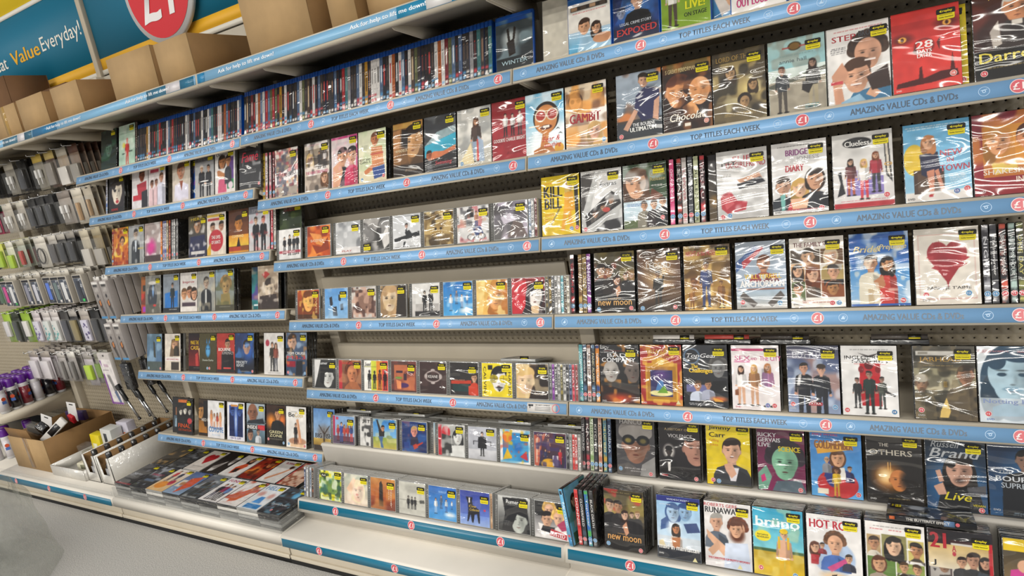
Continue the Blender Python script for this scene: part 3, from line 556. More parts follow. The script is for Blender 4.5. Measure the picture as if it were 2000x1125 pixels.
do_row('R2', 0.012, 1.222, r'''
-0.0026|d|1|yellow cover, blonde fighter in yellow with a sword|G e2c41c d8b612;X 31 26 18 50 1e1c1a KILL;X 31 46 18 46 1e1c1a BILL;C 28 11 50 1 c25a2a;P e0a02c 62 28 84 28 88 60 78 62 84 94 74 94 68 62 60 94 50 94 60 52;P 201c1a 86 20 96 18 98 90 90 92;F 72 17 8 dcb088 d9b860 l;P 8a7a40 50 50 54 52 22 86 20 84;C 20 63 26 2 b86a2c;C 20 72 26 2 b86a2c;O 78 91 18 4a86b4;O 92 90 18|k
0.1353|d|0|silver cover crossed by diagonal film strips|G c6c6c4 b4b4b2;P 4a4644 0 6 36 2 4 66 0 68;P dcdad8 46 6 96 0 100 30 20 70;P 2c2a2a 8 74 74 36 92 44 98 58 12 92;P 55504c 20 78 78 44 88 56 24 86;F 34 72 6 a87c60 2a1c16 s;F 54 62 6 b08468 2a1c16 s;F 74 52 6 b08468 2a1c16 s;E 62 66 9 4 c05048;P 2a2a2e 30 100 60 84 100 80 100 96 60 100;M e8e8e6 .6 6 .6 4;C 56 24 20 1 3c3c40;L 68 24 7 40 6c7074 Extras;O 9 95 18|k
0.2715|d|0|smiling brown-haired woman above three people by a lake|G 46583a 2e4a34;M 1f3a26 .6 4 .55 3;F 30 32 24 dca682 5a3c28 l;E 30 42 5 1.2 f2e8e2 .4;P 6a3a26 66 40 90 52 94 60 60 60;R 0 58 100 100 c3d6e0;M e2eaee .6 4 .5 6;R 0 88 60 100 5c6a44;B 48 67 7 c89878 4a3a30 s 8c8678 2.2;B 70 66 7 cfa080 3a2a22 s 30282a 2.2;B 90 63 7 cfa080 3a2a22 s 1e1e22 2;C 24 62 36 2 5a7ab0;T 80 18 6 34 b0a064 Catch_and;T 80 26 6 34 b0a064 Release;T 78 36 2.5 26 e4e0d8 ****;O 89 87 12|k
0.4140|s|0|magenta spine|c42f6c|e878a0|f4dce6|CHICAGO_NIGHTS
0.4344|s|0|black spine with red lower half|2a2526|b83a34|e8e4e0|STAR
0.4496|s|0|silver grey spine|c8c2be|b0a8a4|b86a70|SLEEPOVER
0.4667|s|0|charcoal spine with white capitals|3c3e42|565a60|e4e4e6|TERMINATOR_3
0.4825|s|0|pale sage spine|bcc09a|9aa078|3c4030|DUPLEX
0.4995|s|0|black and red banded spine|3c2c30|c83c44|f0e0e0|MISS_U
0.5178|d|0|dark cover set back between the spines and the crumpled sleeve|G 3a3a40 5a4a30;M 1c1a1e .7 4 .5 4;E 24 70 30 14 a87c34 .8;F 30 30 14 8a6c58 201814 s;O 20 92 18|b
0.5443|d|1|silver crumpled cover with red dress and red title|G c9c7c4 bdbbb9;P b03a44 6 64 26 58 40 74 60 76 56 88 20 92 8 84;P c85a60 10 68 24 62 34 78 18 86;M f0efee .7 5 .5 9;P c89a80 40 44 84 36 90 44 50 54;P 2a2a30 40 50 86 42 96 50 44 58;T 26 18 8 32 585454 MY;T 64 13 8 64 b0404a SUPER;T 58 22 8 78 b0404a EX-GIRLFRIEND;C 18 34 22 2 7a7a78;O 10 96 12;O 24 95 15 4a86b4|k|2
0.6873|d|0|white cover, three heads in a row under a purple title|G e2e0de dcdad8;C 40 5 60 1 7a7a7a;X 50 15 8.5 48 8a4a80 BRIDGET;L 66 25 8 42 9a9a9c JONES'S;X 42 37 9 34 b03a44 DIARY;B 20 62 13 d0a084 3a2a20 s 2a3038 2 95;B 50 66 13 e2b492 c8a058 l c23a3c 1.7 95;B 78 56 15 cf9c7c 2c201a w 23242c 1.9 95;P 76b4ac 14 74 24 70 22 94 16 95;P e0b090 32 80 66 80 62 94 36 94;C 50 95 60 1 b8505a;D 9 97 555;O 88 95 15|k
0.8320|d|1|white cover with red hem band, three dressed-up girls|G e0deda d6d2d0;E 42 13 24 7 1d1c1e;X 42 14 7 42 e8e6e2 Clueless;R 22 60 84 84 8a7cb8;R 26 50 80 60 a598c8 .7;P 2a2a2e 8 52 14 50 16 66 20 80 6 84 12 66;S 30 34 84 caa084 2a1c16 6a3a3c a8553a l;S 52 36 90 e0b090 d0a860 e6e2de c8404a l;S 72 28 82 d8a484 7a4024 b03444 3a3c40 l;P 2a2a2e 86 10 94 14 98 70 88 60;P d8cfc0 88 16 92 18 95 64 90 56;R 0 93 100 100 b02c34;C 50 90 80 1 c06068;O 88 86 12;T 92 46 5 14 c9a064 o|k
0.9862|d|0|sky blue cover, seated woman with bare legs on a suitcase|G 62aad4 9cc8e0;R 0 88 100 100 dcd6d0;E 16 46 17 20 d9b838;R 14 60 60 90 4a362c;R 20 64 54 88 5a4436;P 2a2c44 24 40 52 38 56 66 40 72 26 66;P c8866c 34 62 46 60 44 92 38 93;P c8866c 46 62 52 60 60 86 56 92;F 38 26 9 dca884 b87848 l;R 36 92 42 95 b02c34;C 44 4 84 2 e8f0f4;T 72 41 8 34 b8505c NEW;T 70 50 6 10 b8505c IN;T 76 60 8 44 b8505c TOWN;C 80 68 26 5 dfe8ee;R 24 88 96 91 e6e4e2;D 9 96 333;O 78 90 15 5a6aa0;O 93 88 12|k
1.1225|d|0|crimson and gold cover, embracing couple, cut by the frame|G 7c2230 8c2430;R 14 16 100 78 b86a2a;M e0a03a .6 4 .5 5;P d8b85a 20 50 50 44 62 70 30 76;F 36 36 17 e2a070 c08038 l;F 78 34 16 c98458 4a2416 s;P 4a1c24 70 50 100 46 100 78 74 78;R 0 80 100 100 8c2028;E 34 86 14 4 a8303a;C 50 8 80 1 d8a0a0;T 56 72 6 86 e4d8c8 SHAKESPEARE;T 78 83 7 40 e4d0c0 IN_LOVE;D 10 95 ddd|
''')
do_row('R3', 0.012, 0.966, r'''
0.0577|s|0|black spine with red title|26242a|c23a40|d4404a|GONE_IN_60
0.0847|s|0|brown film spine|6a4a2c|c0a060|e0d0b0|BEHIND_THE_CITY
0.0999|s|0|tan spine|a88c54|6a5a30|3a2c18|HALF_PAST
0.1151|s|0|purple spine|5c3470|a040a0|ece4f0|FRANCE_LIVE
0.1396|d|1|dusky brown cover, five pale figures, cream title low down|G 5a5238 1c1816;M 8a7a44 .7 4 .5 3;M a83a30 .5 6 .62 9;R 0 62 100 100 171413;B 17 31 11 c49a7c 2a1d16 s 201c1e 1.7 70;B 37 32 10 a87858 1c1512 s 2a2422 1.6 70;B 56 48 8 c89a80 2c1810 l 3a2a28 1.5 72;B 78 42 6 c09c84 4a3422 s 1a181a 1.9 72;B 92 40 6 c09c84 8a6a40 l 1a181a 1.8 72;P c89070 52 62 62 56 66 66 56 76;T 50 78 3 34 a88450 twilight;T 50 85 7.5 84 d8a868 new_moon;O 9 95 12 4a86b4;O 90 94 12|k
0.2809|d|1|sepia city ruins, man with rifle walking, silver serif title|G 6a4c38 4a3426;E 50 40 46 34 e6c088 .9;V 66 100 6a4e34 2c201a;M 3a2c20 .6 6 .6 5;P 7a6248 76 66 78 58 84 58 88 66;R 76 65 100 68 5a4634;S 48 36 98 8a6a50 1c1410 2a2724 2e2a26;P 1c1a18 60 42 63 42 56 70 52 70;T 50 27 9 58 cfc8c0 LEGEND;C 60 14 36 1 9a8470;O 10 95 15 4a86b4;O 86 94 15|k
0.4233|d|1|amber museum hall, night guard in blue uniform|G 6a5434 c09040;M e8c070 .8 4 .5 6;M 4a3018 .7 6 .58 3;E 22 60 22 18 8a5a2a .8;F 20 58 6 8a5a34 5a341a k;S 48 26 96 d0a078 3a2a20 44507c 3c4670;S 80 56 98 b88850 5a3820 8a5a2c 6a4424;S 16 64 98 a87848 4a2c18 a06a34 7a4c28;T 42 12 8 74 b4504a NIGHT_at_the_MUSEUM;M f0d8a0 .5 9 .68 8;O 92 93 PG;O 80 93 PG|k
0.5697|d|0|silver blue cover, moustached man in suit, block title mid cover|G a8b4c2 8ea0b4;P 3a5a90 0 30 40 6 52 8 0 46;P b8404a 12 30 52 8 58 10 16 40;B 56 34 12 c89070 6a3a20 s 8c2c34 2.4 60;R 50 39 62 41 5a3018;P c8d0d6 46 50 62 50 58 58 52 58;T 54 52 7 74 e6c040 WILL_FERRELL;X 52 63 10 88 ece8e4 ANCHORMAN;R 4 70 96 72 8c4a2c;V 73 100 a8bccc b8b4ae;P 5a5450 14 74 42 92 34 98 6 82;P 5a5450 88 74 62 92 70 98 96 82;O 12 90 15;O 86 92 15 4a86b4;D 14 96 555|k
0.7115|d|1|cream cover with a mosaic of six portrait photos|G e9e2d8 ece6dc;T 50 10 6.5 86 6a3036 THE_FAMILY_STONE;R 2 17 56 36 4a3826;R 58 17 98 40 6a4a2c;R 2 37 27 62 c0884c;R 29 37 56 86 8a5628;R 58 41 98 61 a89058;R 2 63 27 86 5a6a3a;R 58 62 98 86 8a4a24;F 34 28 12 c89c78 3a2c20 s;B 76 28 11 d2a484 d0bc9c w ddd6cc 1.7 40;B 14 48 9 d6a888 2c201a l 4a4034 1.3 62;B 42 54 11 e0b090 6a3418 l 5a4a3c 1.2 86;B 80 51 10 cf9c7c 241c18 s 1e1e20 1.7 61;B 14 74 9 d0a080 4a4038 s 7a8a60 1.4 86;F 78 74 10 b8804e 2c1c12 s;C 50 90 60 2 b0645a;D 10 95 444;O 76 94 12;O 88 94 12 4a86b4|k
0.8556|d|1|vivid blue cover, couple back to back in white and red|G 2458a8 4c8cc8;V 50 100 4c90cc 9cbcd8;M e8eef2 .7 6 .62 4;B 36 42 11 c89470 241a16 s d8d0bc 1.9 100;B 64 44 10 c08a62 1a1412 l c43c34 1.5 100;P b87c56 40 66 56 58 60 72 48 84;R 30 76 58 100 c0aa88;R 50 76 74 100 c03a34;M f0e8d8 .6 9 .66 7;I 28 22 9 44 d9c890 Bride;I 50 22 8 10 e0d4a8 &;I 74 21 9 46 d9c890 Prejudice;R 0 97 100 100 2458a8;O 88 93 12|k
0.9991|d|1|white cover with a large splattered red heart|G e2dbcf ded6ca;R 6 8 94 9 c89890;R 6 92 94 93 c89890;R 6 8 7 93 d0a8a0;R 93 8 94 93 d0a8a0;E 37 33 17 15 9c2c34;E 65 33 17 15 9c2c34;P 9c2c34 22 40 80 40 54 70 50 72;M 7c1c28 .0 5 .5 3;P a83a40 26 22 28 34 32 30 30 18;P a83a40 40 16 40 30 44 30;P a83a40 60 16 62 30 66 28;P a83a40 74 20 72 32 78 34;P a83a40 18 38 30 36 30 42;P a83a40 86 40 72 36 74 46;P a83a40 82 48 70 44 66 54;P a83a40 26 52 36 48 38 56;P 9c2c34 48 66 54 66 51 80;E 50 42 20 9 7c1c28 .9 .6;T 52 79 5 68 4a484a PARIS,_JE_T'AIME;O 16 87 15;D 16 94 444;O 82 86 12 4a86b4|k
1.1387|s|0|charcoal spine with silver badge|35343a|b0b0b4|d8d8dc|NIGHT
1.1544|s|0|black spine with white lettering|1f1e22|4a4a50|e8e6e4|The_Interpreter
1.1719|s|0|black spine with salmon block|26262a|d8604c|e8e4e0|BEAUTY_MEANS
1.1892|s|0|black spine with pale green foot|1e2224|b8d0c8|d0d8d4|AUTUMN_HOUR
1.2044|s|0|dark olive spine, last before the frame edge|2c2e28|8a8c50|c8c070|ONE_DAY
''')
do_row('R4', 0.012, 0.66, r'''
0.0360|s|0|turquoise spine|6fb6ba|3a8a94|f0f4f4|OCEANS_APART
0.0511|s|0|black spine with pale script|24242a|4a6a8a|d0d4d8|ex-wives_club
0.0663|s|0|white spine with portrait|dad4d0|8a5a44|3a3438|HIGH_CHAOS
0.0815|s|0|dark brown spine|2e2a26|5a7a9a|c8c0a0|PANIC_ALARM
0.0967|s|0|orange spine with navy top|e08a2c|24407c|f4ecdc|NORMAL_ADULTHOOD
0.1119|d|3|black cover, two grim grey faces over a fire|G 2a2a2c 1a1818;R 0 70 100 100 241614;E 50 92 50 12 c2401c .9;M f0a040 .6 8 .66 3;F 28 46 20 a8a29c 3a3836 b;F 84 46 20 6a5e58 1a1816 b;E 28 38 16 8 b0aaa4 .6;R 0 66 100 72 1e1a1a .6;X 44 18 6.5 50 d8d8da BAD;X 48 26 7.5 88 d8d8da COMPANY;C 40 10 60 1 8a3a34;D 9 97 ccc|k
0.2481|d|3|red cover with an ornate gold picture frame|G a02c2a 982422;R 12 30 90 94 c08a2a;M e2b44a .7 9 .5 4;E 50 30 22 8 c89430;E 50 27 9 6 e0b44c;R 16 36 86 90 a8741c;R 24 42 78 86 2c2a5a;E 50 50 28 14 5a3a78 .9;E 50 80 28 5 e0d898;P 4a7ab0 36 76 44 60 54 58 60 76;P 6a9a30 40 80 58 66 66 80;T 46 11 8 60 c8a040 TREASURY;T 50 20 4 66 b8903a OF_CLASSICS;O 90 94 PG;D 8 97 edd|k
0.3843|d|3|black cover with silver cog logo and four men|G 2c2e34 1e2024;E 20 18 21 14 7a9cc0 .25;E 20 18 16 11 2a2c32;I 44 18 9 70 e4e4e6 TopGear;X 26 34 7 16 e2bc30 The;X 40 42 9.5 54 e2bc30 Challenges;F 80 38 15 7c7c7c 4a4846 k;P 141518 66 58 96 56 100 76 60 76;R 6 64 54 76 6a6a98;B 32 66 8 c08c6c 4a3828 s c8d0e2 2.2 90;B 56 64 7 b88464 2c241e s a8acc0 2.1 88;E 80 86 24 6 c86a34 .7;P e0a040 66 84 86 88 92 92 70 90;R 0 90 100 100 17181b;T 46 90 2.4 40 e0e0e0 Boys_Will_Be_Boys;C 48 93.5 80 2 c8c8cc|k
0.5283|d|3|white and pink cover, three women in pale dresses|G e9e2e2 e4dcdc;R 0 5 86 9 b8406c;T 24 20 7.5 34 c45c8c SEX;T 48 21 4 14 c45c8c AND;T 82 20 7.5 44 c45c8c THE_CITY;R 6 24 40 27 d08aaa;S 20 32 94 d8a888 3a241c ece8e6 d8a888 l;S 48 30 94 dcb08e c89a58 a87850 cfa080 l;S 76 28 95 dcae90 b8743c b880a8 e6e0de l;R 64 36 76 64 2a3048 .3;P 8a5030 6 70 14 68 14 78 6 78;D 12 96 c0405c;O 74 92 15 5a5aa0;O 88 92 15|k
0.6813|d|3|cold blue cover, two police officers side by side|G 3a4668 8a98b4;M d8906a .5 4 .55 4;M c8d4e4 .6 5 .55 9;V 0 20 3c3e52 5a5a74;S 32 26 118 c8947a 2a2420 1f2028 1c1e26;S 66 28 118 cf9e84 3a3028 23262e 1e2028 h;P c8c4c0 22 44 28 42 24 60 18 60;T 44 14 9 66 b4b6c0 HOT_FUZZ;C 44 7 60 1 9aa0b0;R 40 84 66 89 a8303a;T 52 86 3 24 e8e4e2 EXTRA;O 9 88 15;D 9 94 ccc;O 90 90 15 4a86b4|k
0.8186|d|3|white cover, three soldiers striding over a red splash|G e4e2e0 e2e0de;P b01c24 34 25 70 25 70 62 72 86 36 86 32 60;M c83a34 .0 4 .5 3;E 50 26 8 3 4a4444;P 4a4444 30 10 50 14 70 10 52 18;S 28 46 90 a88070 2a2420 2a2c2e 26282a;S 72 44 90 a88070 2a2420 4a5048 3c4240;S 50 36 98 a07868 241c18 22332f 202826;E 36 34 5 5 7c1a20;E 50 28 8 6 5a1418;E 66 34 5 5 7c1a20;P 2a2a2c 76 62 96 70 94 72 76 66;T 50 17 5.5 88 2a2a2c INGLOURIOUS;T 52 22 5.5 64 2a2a2c BASTERDS;C 52 25.5 60 1 b8484c;C 50 5 70 1 8a8a8a;O 8 93 18;O 92 93 18 3a70a0|k
0.9868|d|3|smoky olive cover, soldier on the right, gold title|G 4a463c 5a5440;V 30 60 8a8468 c8bea0;M 3a362c .8 4 .52 6;M 24221e .6 6 .6 2;E 52 52 8 10 2e2a22 .8;R 48 48 54 56 e0b040 .4;B 12 52 11 9a7458 b8b0a0 h 6a5f48 2 100;B 84 40 13 a8785c 3a2a20 s 5a4e3c 2.4 100;M 7a6a4c .5 9 .58 4;M 26241c .5 8 .6 7;P d8b868 42 88 52 70 58 88 54 97 40 97;R 4 7 66 13 c8c4bc;R 8 8 24 11 8a8478;T 44 19 8 70 a8843c JARHEAD;C 40 26 50 1 8a7448;O 10 88 15;D 10 95 bbb|k
1.1230|d|2|pale blue portrait of a dark-haired woman|G dfe4e8 c8d4dc;R 0 4 100 9 d8c8cc;T 28 7 3 40 b88088 JULIA_ROBERTS;T 76 7 3 30 b88088 HUGH_GRANT;F 52 40 38 a8c4d2 2f4a60 l;E 36 37 7 2.4 2a4456;E 68 37 7 2.4 2a4456;E 52 56 16 3 7a9cb0;R 0 68 100 100 d0d8de .75;T 46 73 7.5 80 8494bc Notting_Hill;P a0b8c8 20 80 40 74 70 78 90 90 20 92;O 13 89 15;D 16 96 4a6ab0|
''')
do_row('R5', 0.022, 0.4, r'''
-0.0026|s|0|black spine with white capitals at the left end|222226|4a3034|e2e0de|THE_WOUND
0.0129|s|0|maroon and black spine|2c2224|a83440|e0d8d4|RAGE
0.0282|s|0|pale green spine|c8d0b8|7a9a5a|3a4a30|STORY_OF_US
0.0434|s|0|black spine with plain lettering|1f1f22|3a3a40|d0ccc8|KITCHEN
0.0604|s|0|pale peach spine with dark title|d8c0ae|b06a50|2a2a2c|KITE_RUNNER
0.0773|s|0|teal and gold spine|2a6a84|c89a3a|e8d890|THE_LAST_WAVE
0.0940|s|0|navy spine beside the goggled face|22304e|4a6a8a|b8c8d8|BARBARA
0.1253|d|2|man in grey beanie and black goggles, close up|G 3c3a3c 4a484a;E 50 22 44 20 8a8480;E 50 16 40 14 7c7672;F 50 48 34 8a604c 3a302c n;E 50 26 44 14 8f8984;E 32 38 17 9 17171a;E 70 38 17 9 17171a;R 20 36 82 39 17171a;E 31 39 11 5.5 8a7a3a .5;E 70 39 11 5.5 6a6034 .5;P 8c8a88 66 80 100 64 100 100 60 100;P 5a5654 0 84 30 78 60 90 60 100 0 100;T 50 6 8 82 b8b4b2 HANCOCK;T 48 88 2.6 56 c8c4c2 SMITH_AT_HIS_BEST;C 48 92 30 1 c8c4c2;O 9 90 12 4a86b4;O 88 95 12|k
0.2718|d|2|dark cover, half a face and a man in black hat|G 2a2426 171416;F 90 46 30 a87a68 1c1412 s;R 0 0 50 40 1c1818 .8;E 24 52 17 15 d6d2cc .5;B 24 52 8 3a3230 141214 h 1a181a 2.1 92;P d8d4d0 20 70 28 70 26 92 22 92;R 0 86 100 100 141214;R 5 92 20 95 8c1c22;T 52 25 6 60 b8b4b4 VIOLENCE;T 44 14 4 60 a08a60 A_HISTORY_OF;O 89 95 18|k
0.4229|d|2|yellow cover, smiling dark-haired man in grey suit|G e0c81c d8bc12;B 58 44 20 d8a88c 2a1c16 s 34363a 2.1 100;P dcd8dc 46 70 74 70 66 92 54 92;P d6a488 40 66 58 62 68 80 56 88 44 76;E 59 52 5 1.1 f4ece8 .4;X 32 7 8 52 26241e Jimmy;X 26 18 8 38 26241e Carr;L 18 28 5 24 d0742c Telling;L 18 35 5 20 d0742c Jokes;O 14 93 15;O 27 94 15 4a86b4|k
0.5752|d|2|maroon cover, green tinted laughing face|G 5c1c3c 781c4c;F 58 56 28 7ab090 241c24 k;P 6a9a84 0 74 18 60 30 78 20 98 0 100;P c02c6c 6 78 14 74 18 84 8 88;P 50606a 40 84 90 80 100 96 100 100 30 100;X 22 12 6.5 40 c8c4c8 RICKY;X 26 20 6.5 48 c8c4c8 GERVAIS;X 16 28 6.5 26 c8c4c8 LIVE;X 68 33 8 46 d8c024 SCIENCE;O 89 95 15|k
0.7218|d|2|bright blue cover, red disc, man in velvet suit and woman|G 3c7cc0 58a0d8;E 52 80 40 22 b8282c;E 44 62 18 24 2c3878 .1;B 54 42 13 d8a27c 5a3a24 w 2c3878 2.1 70;P e4e0d8 50 56 66 54 70 72 56 74;E 50 60 9 7 4a2c1c;S 50 56 100 a87448 4a2818 e0b828 c89a30;B 32 44 5 c8a080 c8a080 b 8a8c94 1.8 64;B 76 56 4 c8a080 4a3020 s 2a3060 2 76;R 12 88 34 96 e2d8c4;P d8a03c 10 20 80 12 84 26 14 36;X 46 21 13 76 8a5420 GOLDMEMBER;T 30 6 3 50 d04a6a MIKE_MYERS;O 91 93 12|k
0.8653|d|2|near black cover, glowing candlelight and half a face|G 211c18 1a1614;E 38 62 36 26 e08a2c .9;E 34 60 20 15 ffe6b0 .9;F 58 66 17 c07840 1a1410 n;E 74 64 18 22 1d1815 .7;R 38 40 40 52 e0a85a;R 43 40 44 54 e0a85a;T 32 15 5 18 b8b0a4 THE;T 44 26 8 78 c0b8a8 OTHERS;C 56 92 40 1 8a7a50;D 10 95 ccc|k
1.0047|d|2|dark blue cover, long-haired bearded man, yellow script|G 12202e 1f4a74;E 50 60 60 40 2a6ca0 .9;F 56 46 22 c89a84 16110f l;E 56 58 13 6 241a16 .8 .7;P 17181c 26 68 86 66 96 100 16 100;P c89a84 12 68 28 62 34 78 20 80;P c89a84 16 46 24 44 30 60 22 62;P 4a4a50 68 66 98 62 98 74 70 76;I 34 8 9 50 a8acb0 Russell;I 50 20 13 88 b0b4b8 Brand;I 52 80 11 46 d4c428 Live;T 86 90 3 20 c8b820 VIDIAN;O 90 96 15|k
1.1409|d|2|navy cover, man in black coat, white title, cut by frame|G 182a44 1c4a74;E 60 40 50 40 2c5c88 .9;B 58 24 14 8a6a5a 15120f s 14161a 2.6 100;T 26 40 4.5 22 9aa0a8 THE;X 48 49 7 74 c8ccd2 BOURNE;T 58 58 7 78 a8b0b8 SUPREMACY;D 11 92 bbb;C 60 94 50 2 8aa0b0|
''')
do_row('R6', -0.156, 0.2335, r'''
0.0431|s|0|red spine in the bottom row|b02024|d8403c|f0dcd8|DONNIE
0.0603|s|0|black spine with spaced white capitals|1c1c20|3a4a5a|dcdad8|CLOVERFIELD
0.0774|s|0|blue spine with green flash|2c64b0|4aa848|e8ecf4|TopGear
0.0944|s|0|black spine with gothic white title|1a1a1c|4a4a4c|d8d6d4|BLACK_DEATH
0.1253|d|5|black framed cover, five figures under a yellow sky, bottom row|G 4a4228 16120f;V 8 50 6a6034 b09c50;M 3a301c .7 4 .5 4;M b83028 .7 7 .58 8;R 0 60 100 100 15110f;B 15 28 10 c8a084 2a1d16 s 1c1a1c 1.8 72;B 36 29 10 a87858 1c1512 s 242022 1.7 74;B 52 42 8 d0a488 2c1810 l 2a2022 1.5 76;B 84 38 6 c8a48c 8a6a40 s 1a181a 1.9 72;B 70 40 5 c09c84 4a3422 s 1a181a 2 72;P c89070 46 60 56 52 62 70 54 76;T 50 5 3 60 8a7c54 Maybe_the_next_saga;T 44 73 2.6 22 a88450 twilight;T 50 80 8 84 d49a54 new_moon;O 9 92 12 4a86b4;O 90 96 12|k
0.2981|d|5|pale blue cover, couple's faces above a woman in white|G 8cb8dc d8e4ee;R 0 0 100 9 232c7a;T 50 5 2.6 52 c8d0e8 WIDESCREEN;F 38 27 15 a8c4e0 3c5a8c w;F 66 25 14 88accf 2c4a80 s;P 3c5a90 10 40 26 32 30 50 8 56;P 2c4478 62 42 92 38 100 52 70 56;E 40 50 22 14 dfe8f0 .6;R 0 64 100 84 c8ccd0 .7;B 44 52 8 b87850 241814 l d6ccc4 1.7 84;P b0744c 34 66 54 64 52 82 36 82;P d8c8a0 4 74 14 70 20 84 4 84;R 0 82 100 100 23262e;L 20 14 2.6 26 e4ecf4 jennifer_lopez;T 50 81 8 92 eceae6 maid_in_manhattan;D 9 93 ddd;O 86 96 PG|k
0.4422|d|5|white cover, grey-haired man and curly-haired woman|G e2dedb d8d4d4;T 36 5 5 72 b83a44 ROBERTS_GERE;X 40 13 9 76 2a2a2e RUNAWAY;B 26 32 13 d0a084 9a9690 s 5a6472 1.9 72;F 72 40 15 dca886 5a2e1c k;E 70 48 20 14 5a2e1c .5;F 68 40 13 dca886 5a2e1c s;P d8a888 4 44 50 70 70 66 76 78 40 82 6 56;P c8d2e4 44 62 92 58 98 100 40 100;P d0a080 6 76 28 60 34 70 16 84;C 50 86 90 1 c05a62;T 50 87 3.6 88 c05a62 THE_DIRECTOR_OF_PRETTY_WOMAN;O 74 95 PG|k
0.5784|d|5|turquoise sky, man in yellow shorts and hard hat|G 2c9cc0 a8dcd8;V 62 100 b89a2c d8b41c;R 0 60 100 64 3c5a34;M e8d890 .4 7 .55 3;S 62 30 112 d8a888 4a3420 d8a888 d8ac18 h;E 62 32 8 4 e0bc18;R 50 40 54 58 d8ac18;R 68 40 72 58 d8ac18;E 20 42 16 8 e8d41c;T 20 40 3 22 3a3a20 bruno;T 20 44 2.6 24 3a3a20 REVEALED!;X 50 20 14 88 e8f0f0 brüno;O 14 90 18;O 82 94 18 4a86b4|k
0.7197|d|5|white cover, man in blue overalls before a round picture|G e6e3e1 e2dfdd;E 50 60 40 27 a8bcd8 .1;B 52 40 14 dca886 5a3a24 k 4a6cb0 1.9 78;P c04a80 36 74 70 58 76 62 44 80;F 14 48 8 d8a888 5a2e1c l;P b03038 6 58 22 58 20 72 6 72;B 76 58 6 d0a080 2a2018 s 3a3a4a 2 76;B 28 44 4 d0a080 2a2018 s 8a2c34 2 56;E 50 86 34 10 d8bc98 .6;P 3a2c24 44 84 54 82 52 96 42 96;C 48 5 60 1 9a9a9c;X 46 13 12 82 b8283a HOT_ROD|k
0.8609|d|5|white cover with six framed friendly portraits, pink lettering below|G eae6e2 e8e4e0;C 42 5 60 1 8a8684;C 18 9 24 1 c04a50;C 50 9 24 1 c04a50;R 2 18 26 46 b89c70;R 28 16 70 48 8a8450;R 72 20 98 48 c8b868;R 2 48 50 78 5c7a38;R 52 52 98 66 8a9a4a;R 52 68 98 84 6a7a34;B 14 30 9 c08c68 3a2a20 s d8d0c0 1.4 46;B 48 32 13 e2b898 1c1614 l 2a2622 1.5 48;B 86 33 10 b88058 241c18 s 3a3028 1.3 48;B 22 58 11 cc9a74 5a3420 w a89888 1.8 78;B 64 58 7 c89870 4a3420 s 5a5a40 1.6 66;B 86 59 7 c89870 4a3420 s 3a4a5a 1.6 66;B 64 74 7 c08a60 2a2018 w 4a4a3a 1.6 84;B 86 75 7 c8946a 2a2018 l 5a4a3a 1.6 84;X 48 90 8 84 c83c7c TAMARA|k
0.9998|d|5|black and red cover with playing-card panels and a crowd|G 3a1418 2c2a2e;R 0 0 36 36 2a1618;R 30 0 100 12 1f1c20;X 16 14 20 26 b02430 21;C 18 30 30 2 c8c0c0;R 2 38 34 100 a8a29c;T 9 44 8 6 2a2a2c J;P 2a2a2c 6 52 12 52 9 56;F 24 48 9 8a6a54 2a2018 s;P 4a4440 16 60 34 58 34 100 14 100;R 36 16 94 100 c8c2ba;V 18 50 c8a868 d8ccb4;T 41 23 8 7 b03040 A;E 41 30 3 3 b03040;B 70 36 10 b88a70 2a1c16 s 1f2228 2 100;B 52 40 7 c89878 2a1c16 s 2c2c30 2 100;B 88 38 8 c8987c 1c1614 l 2a3440 1.6 100;P 1f2228 40 60 94 56 94 100 38 100;C 66 82 40 4 d0ccc8;R 94 12 100 100 b8202c|k
1.1515|d|5|olive cover with pink slogan plate held in fingers|G 2a2820 c89a5a;R 0 0 100 16 d8b820;P c8368c 10 40 100 22 100 60 6 66;E 30 34 10 8 dca886;E 56 26 10 8 dca886;I 56 50 14 60 f0c8e0 CLUB;V 72 100 d0a068 a87a48;P d89c68 10 74 80 66 100 80 60 100 20 96|
''')
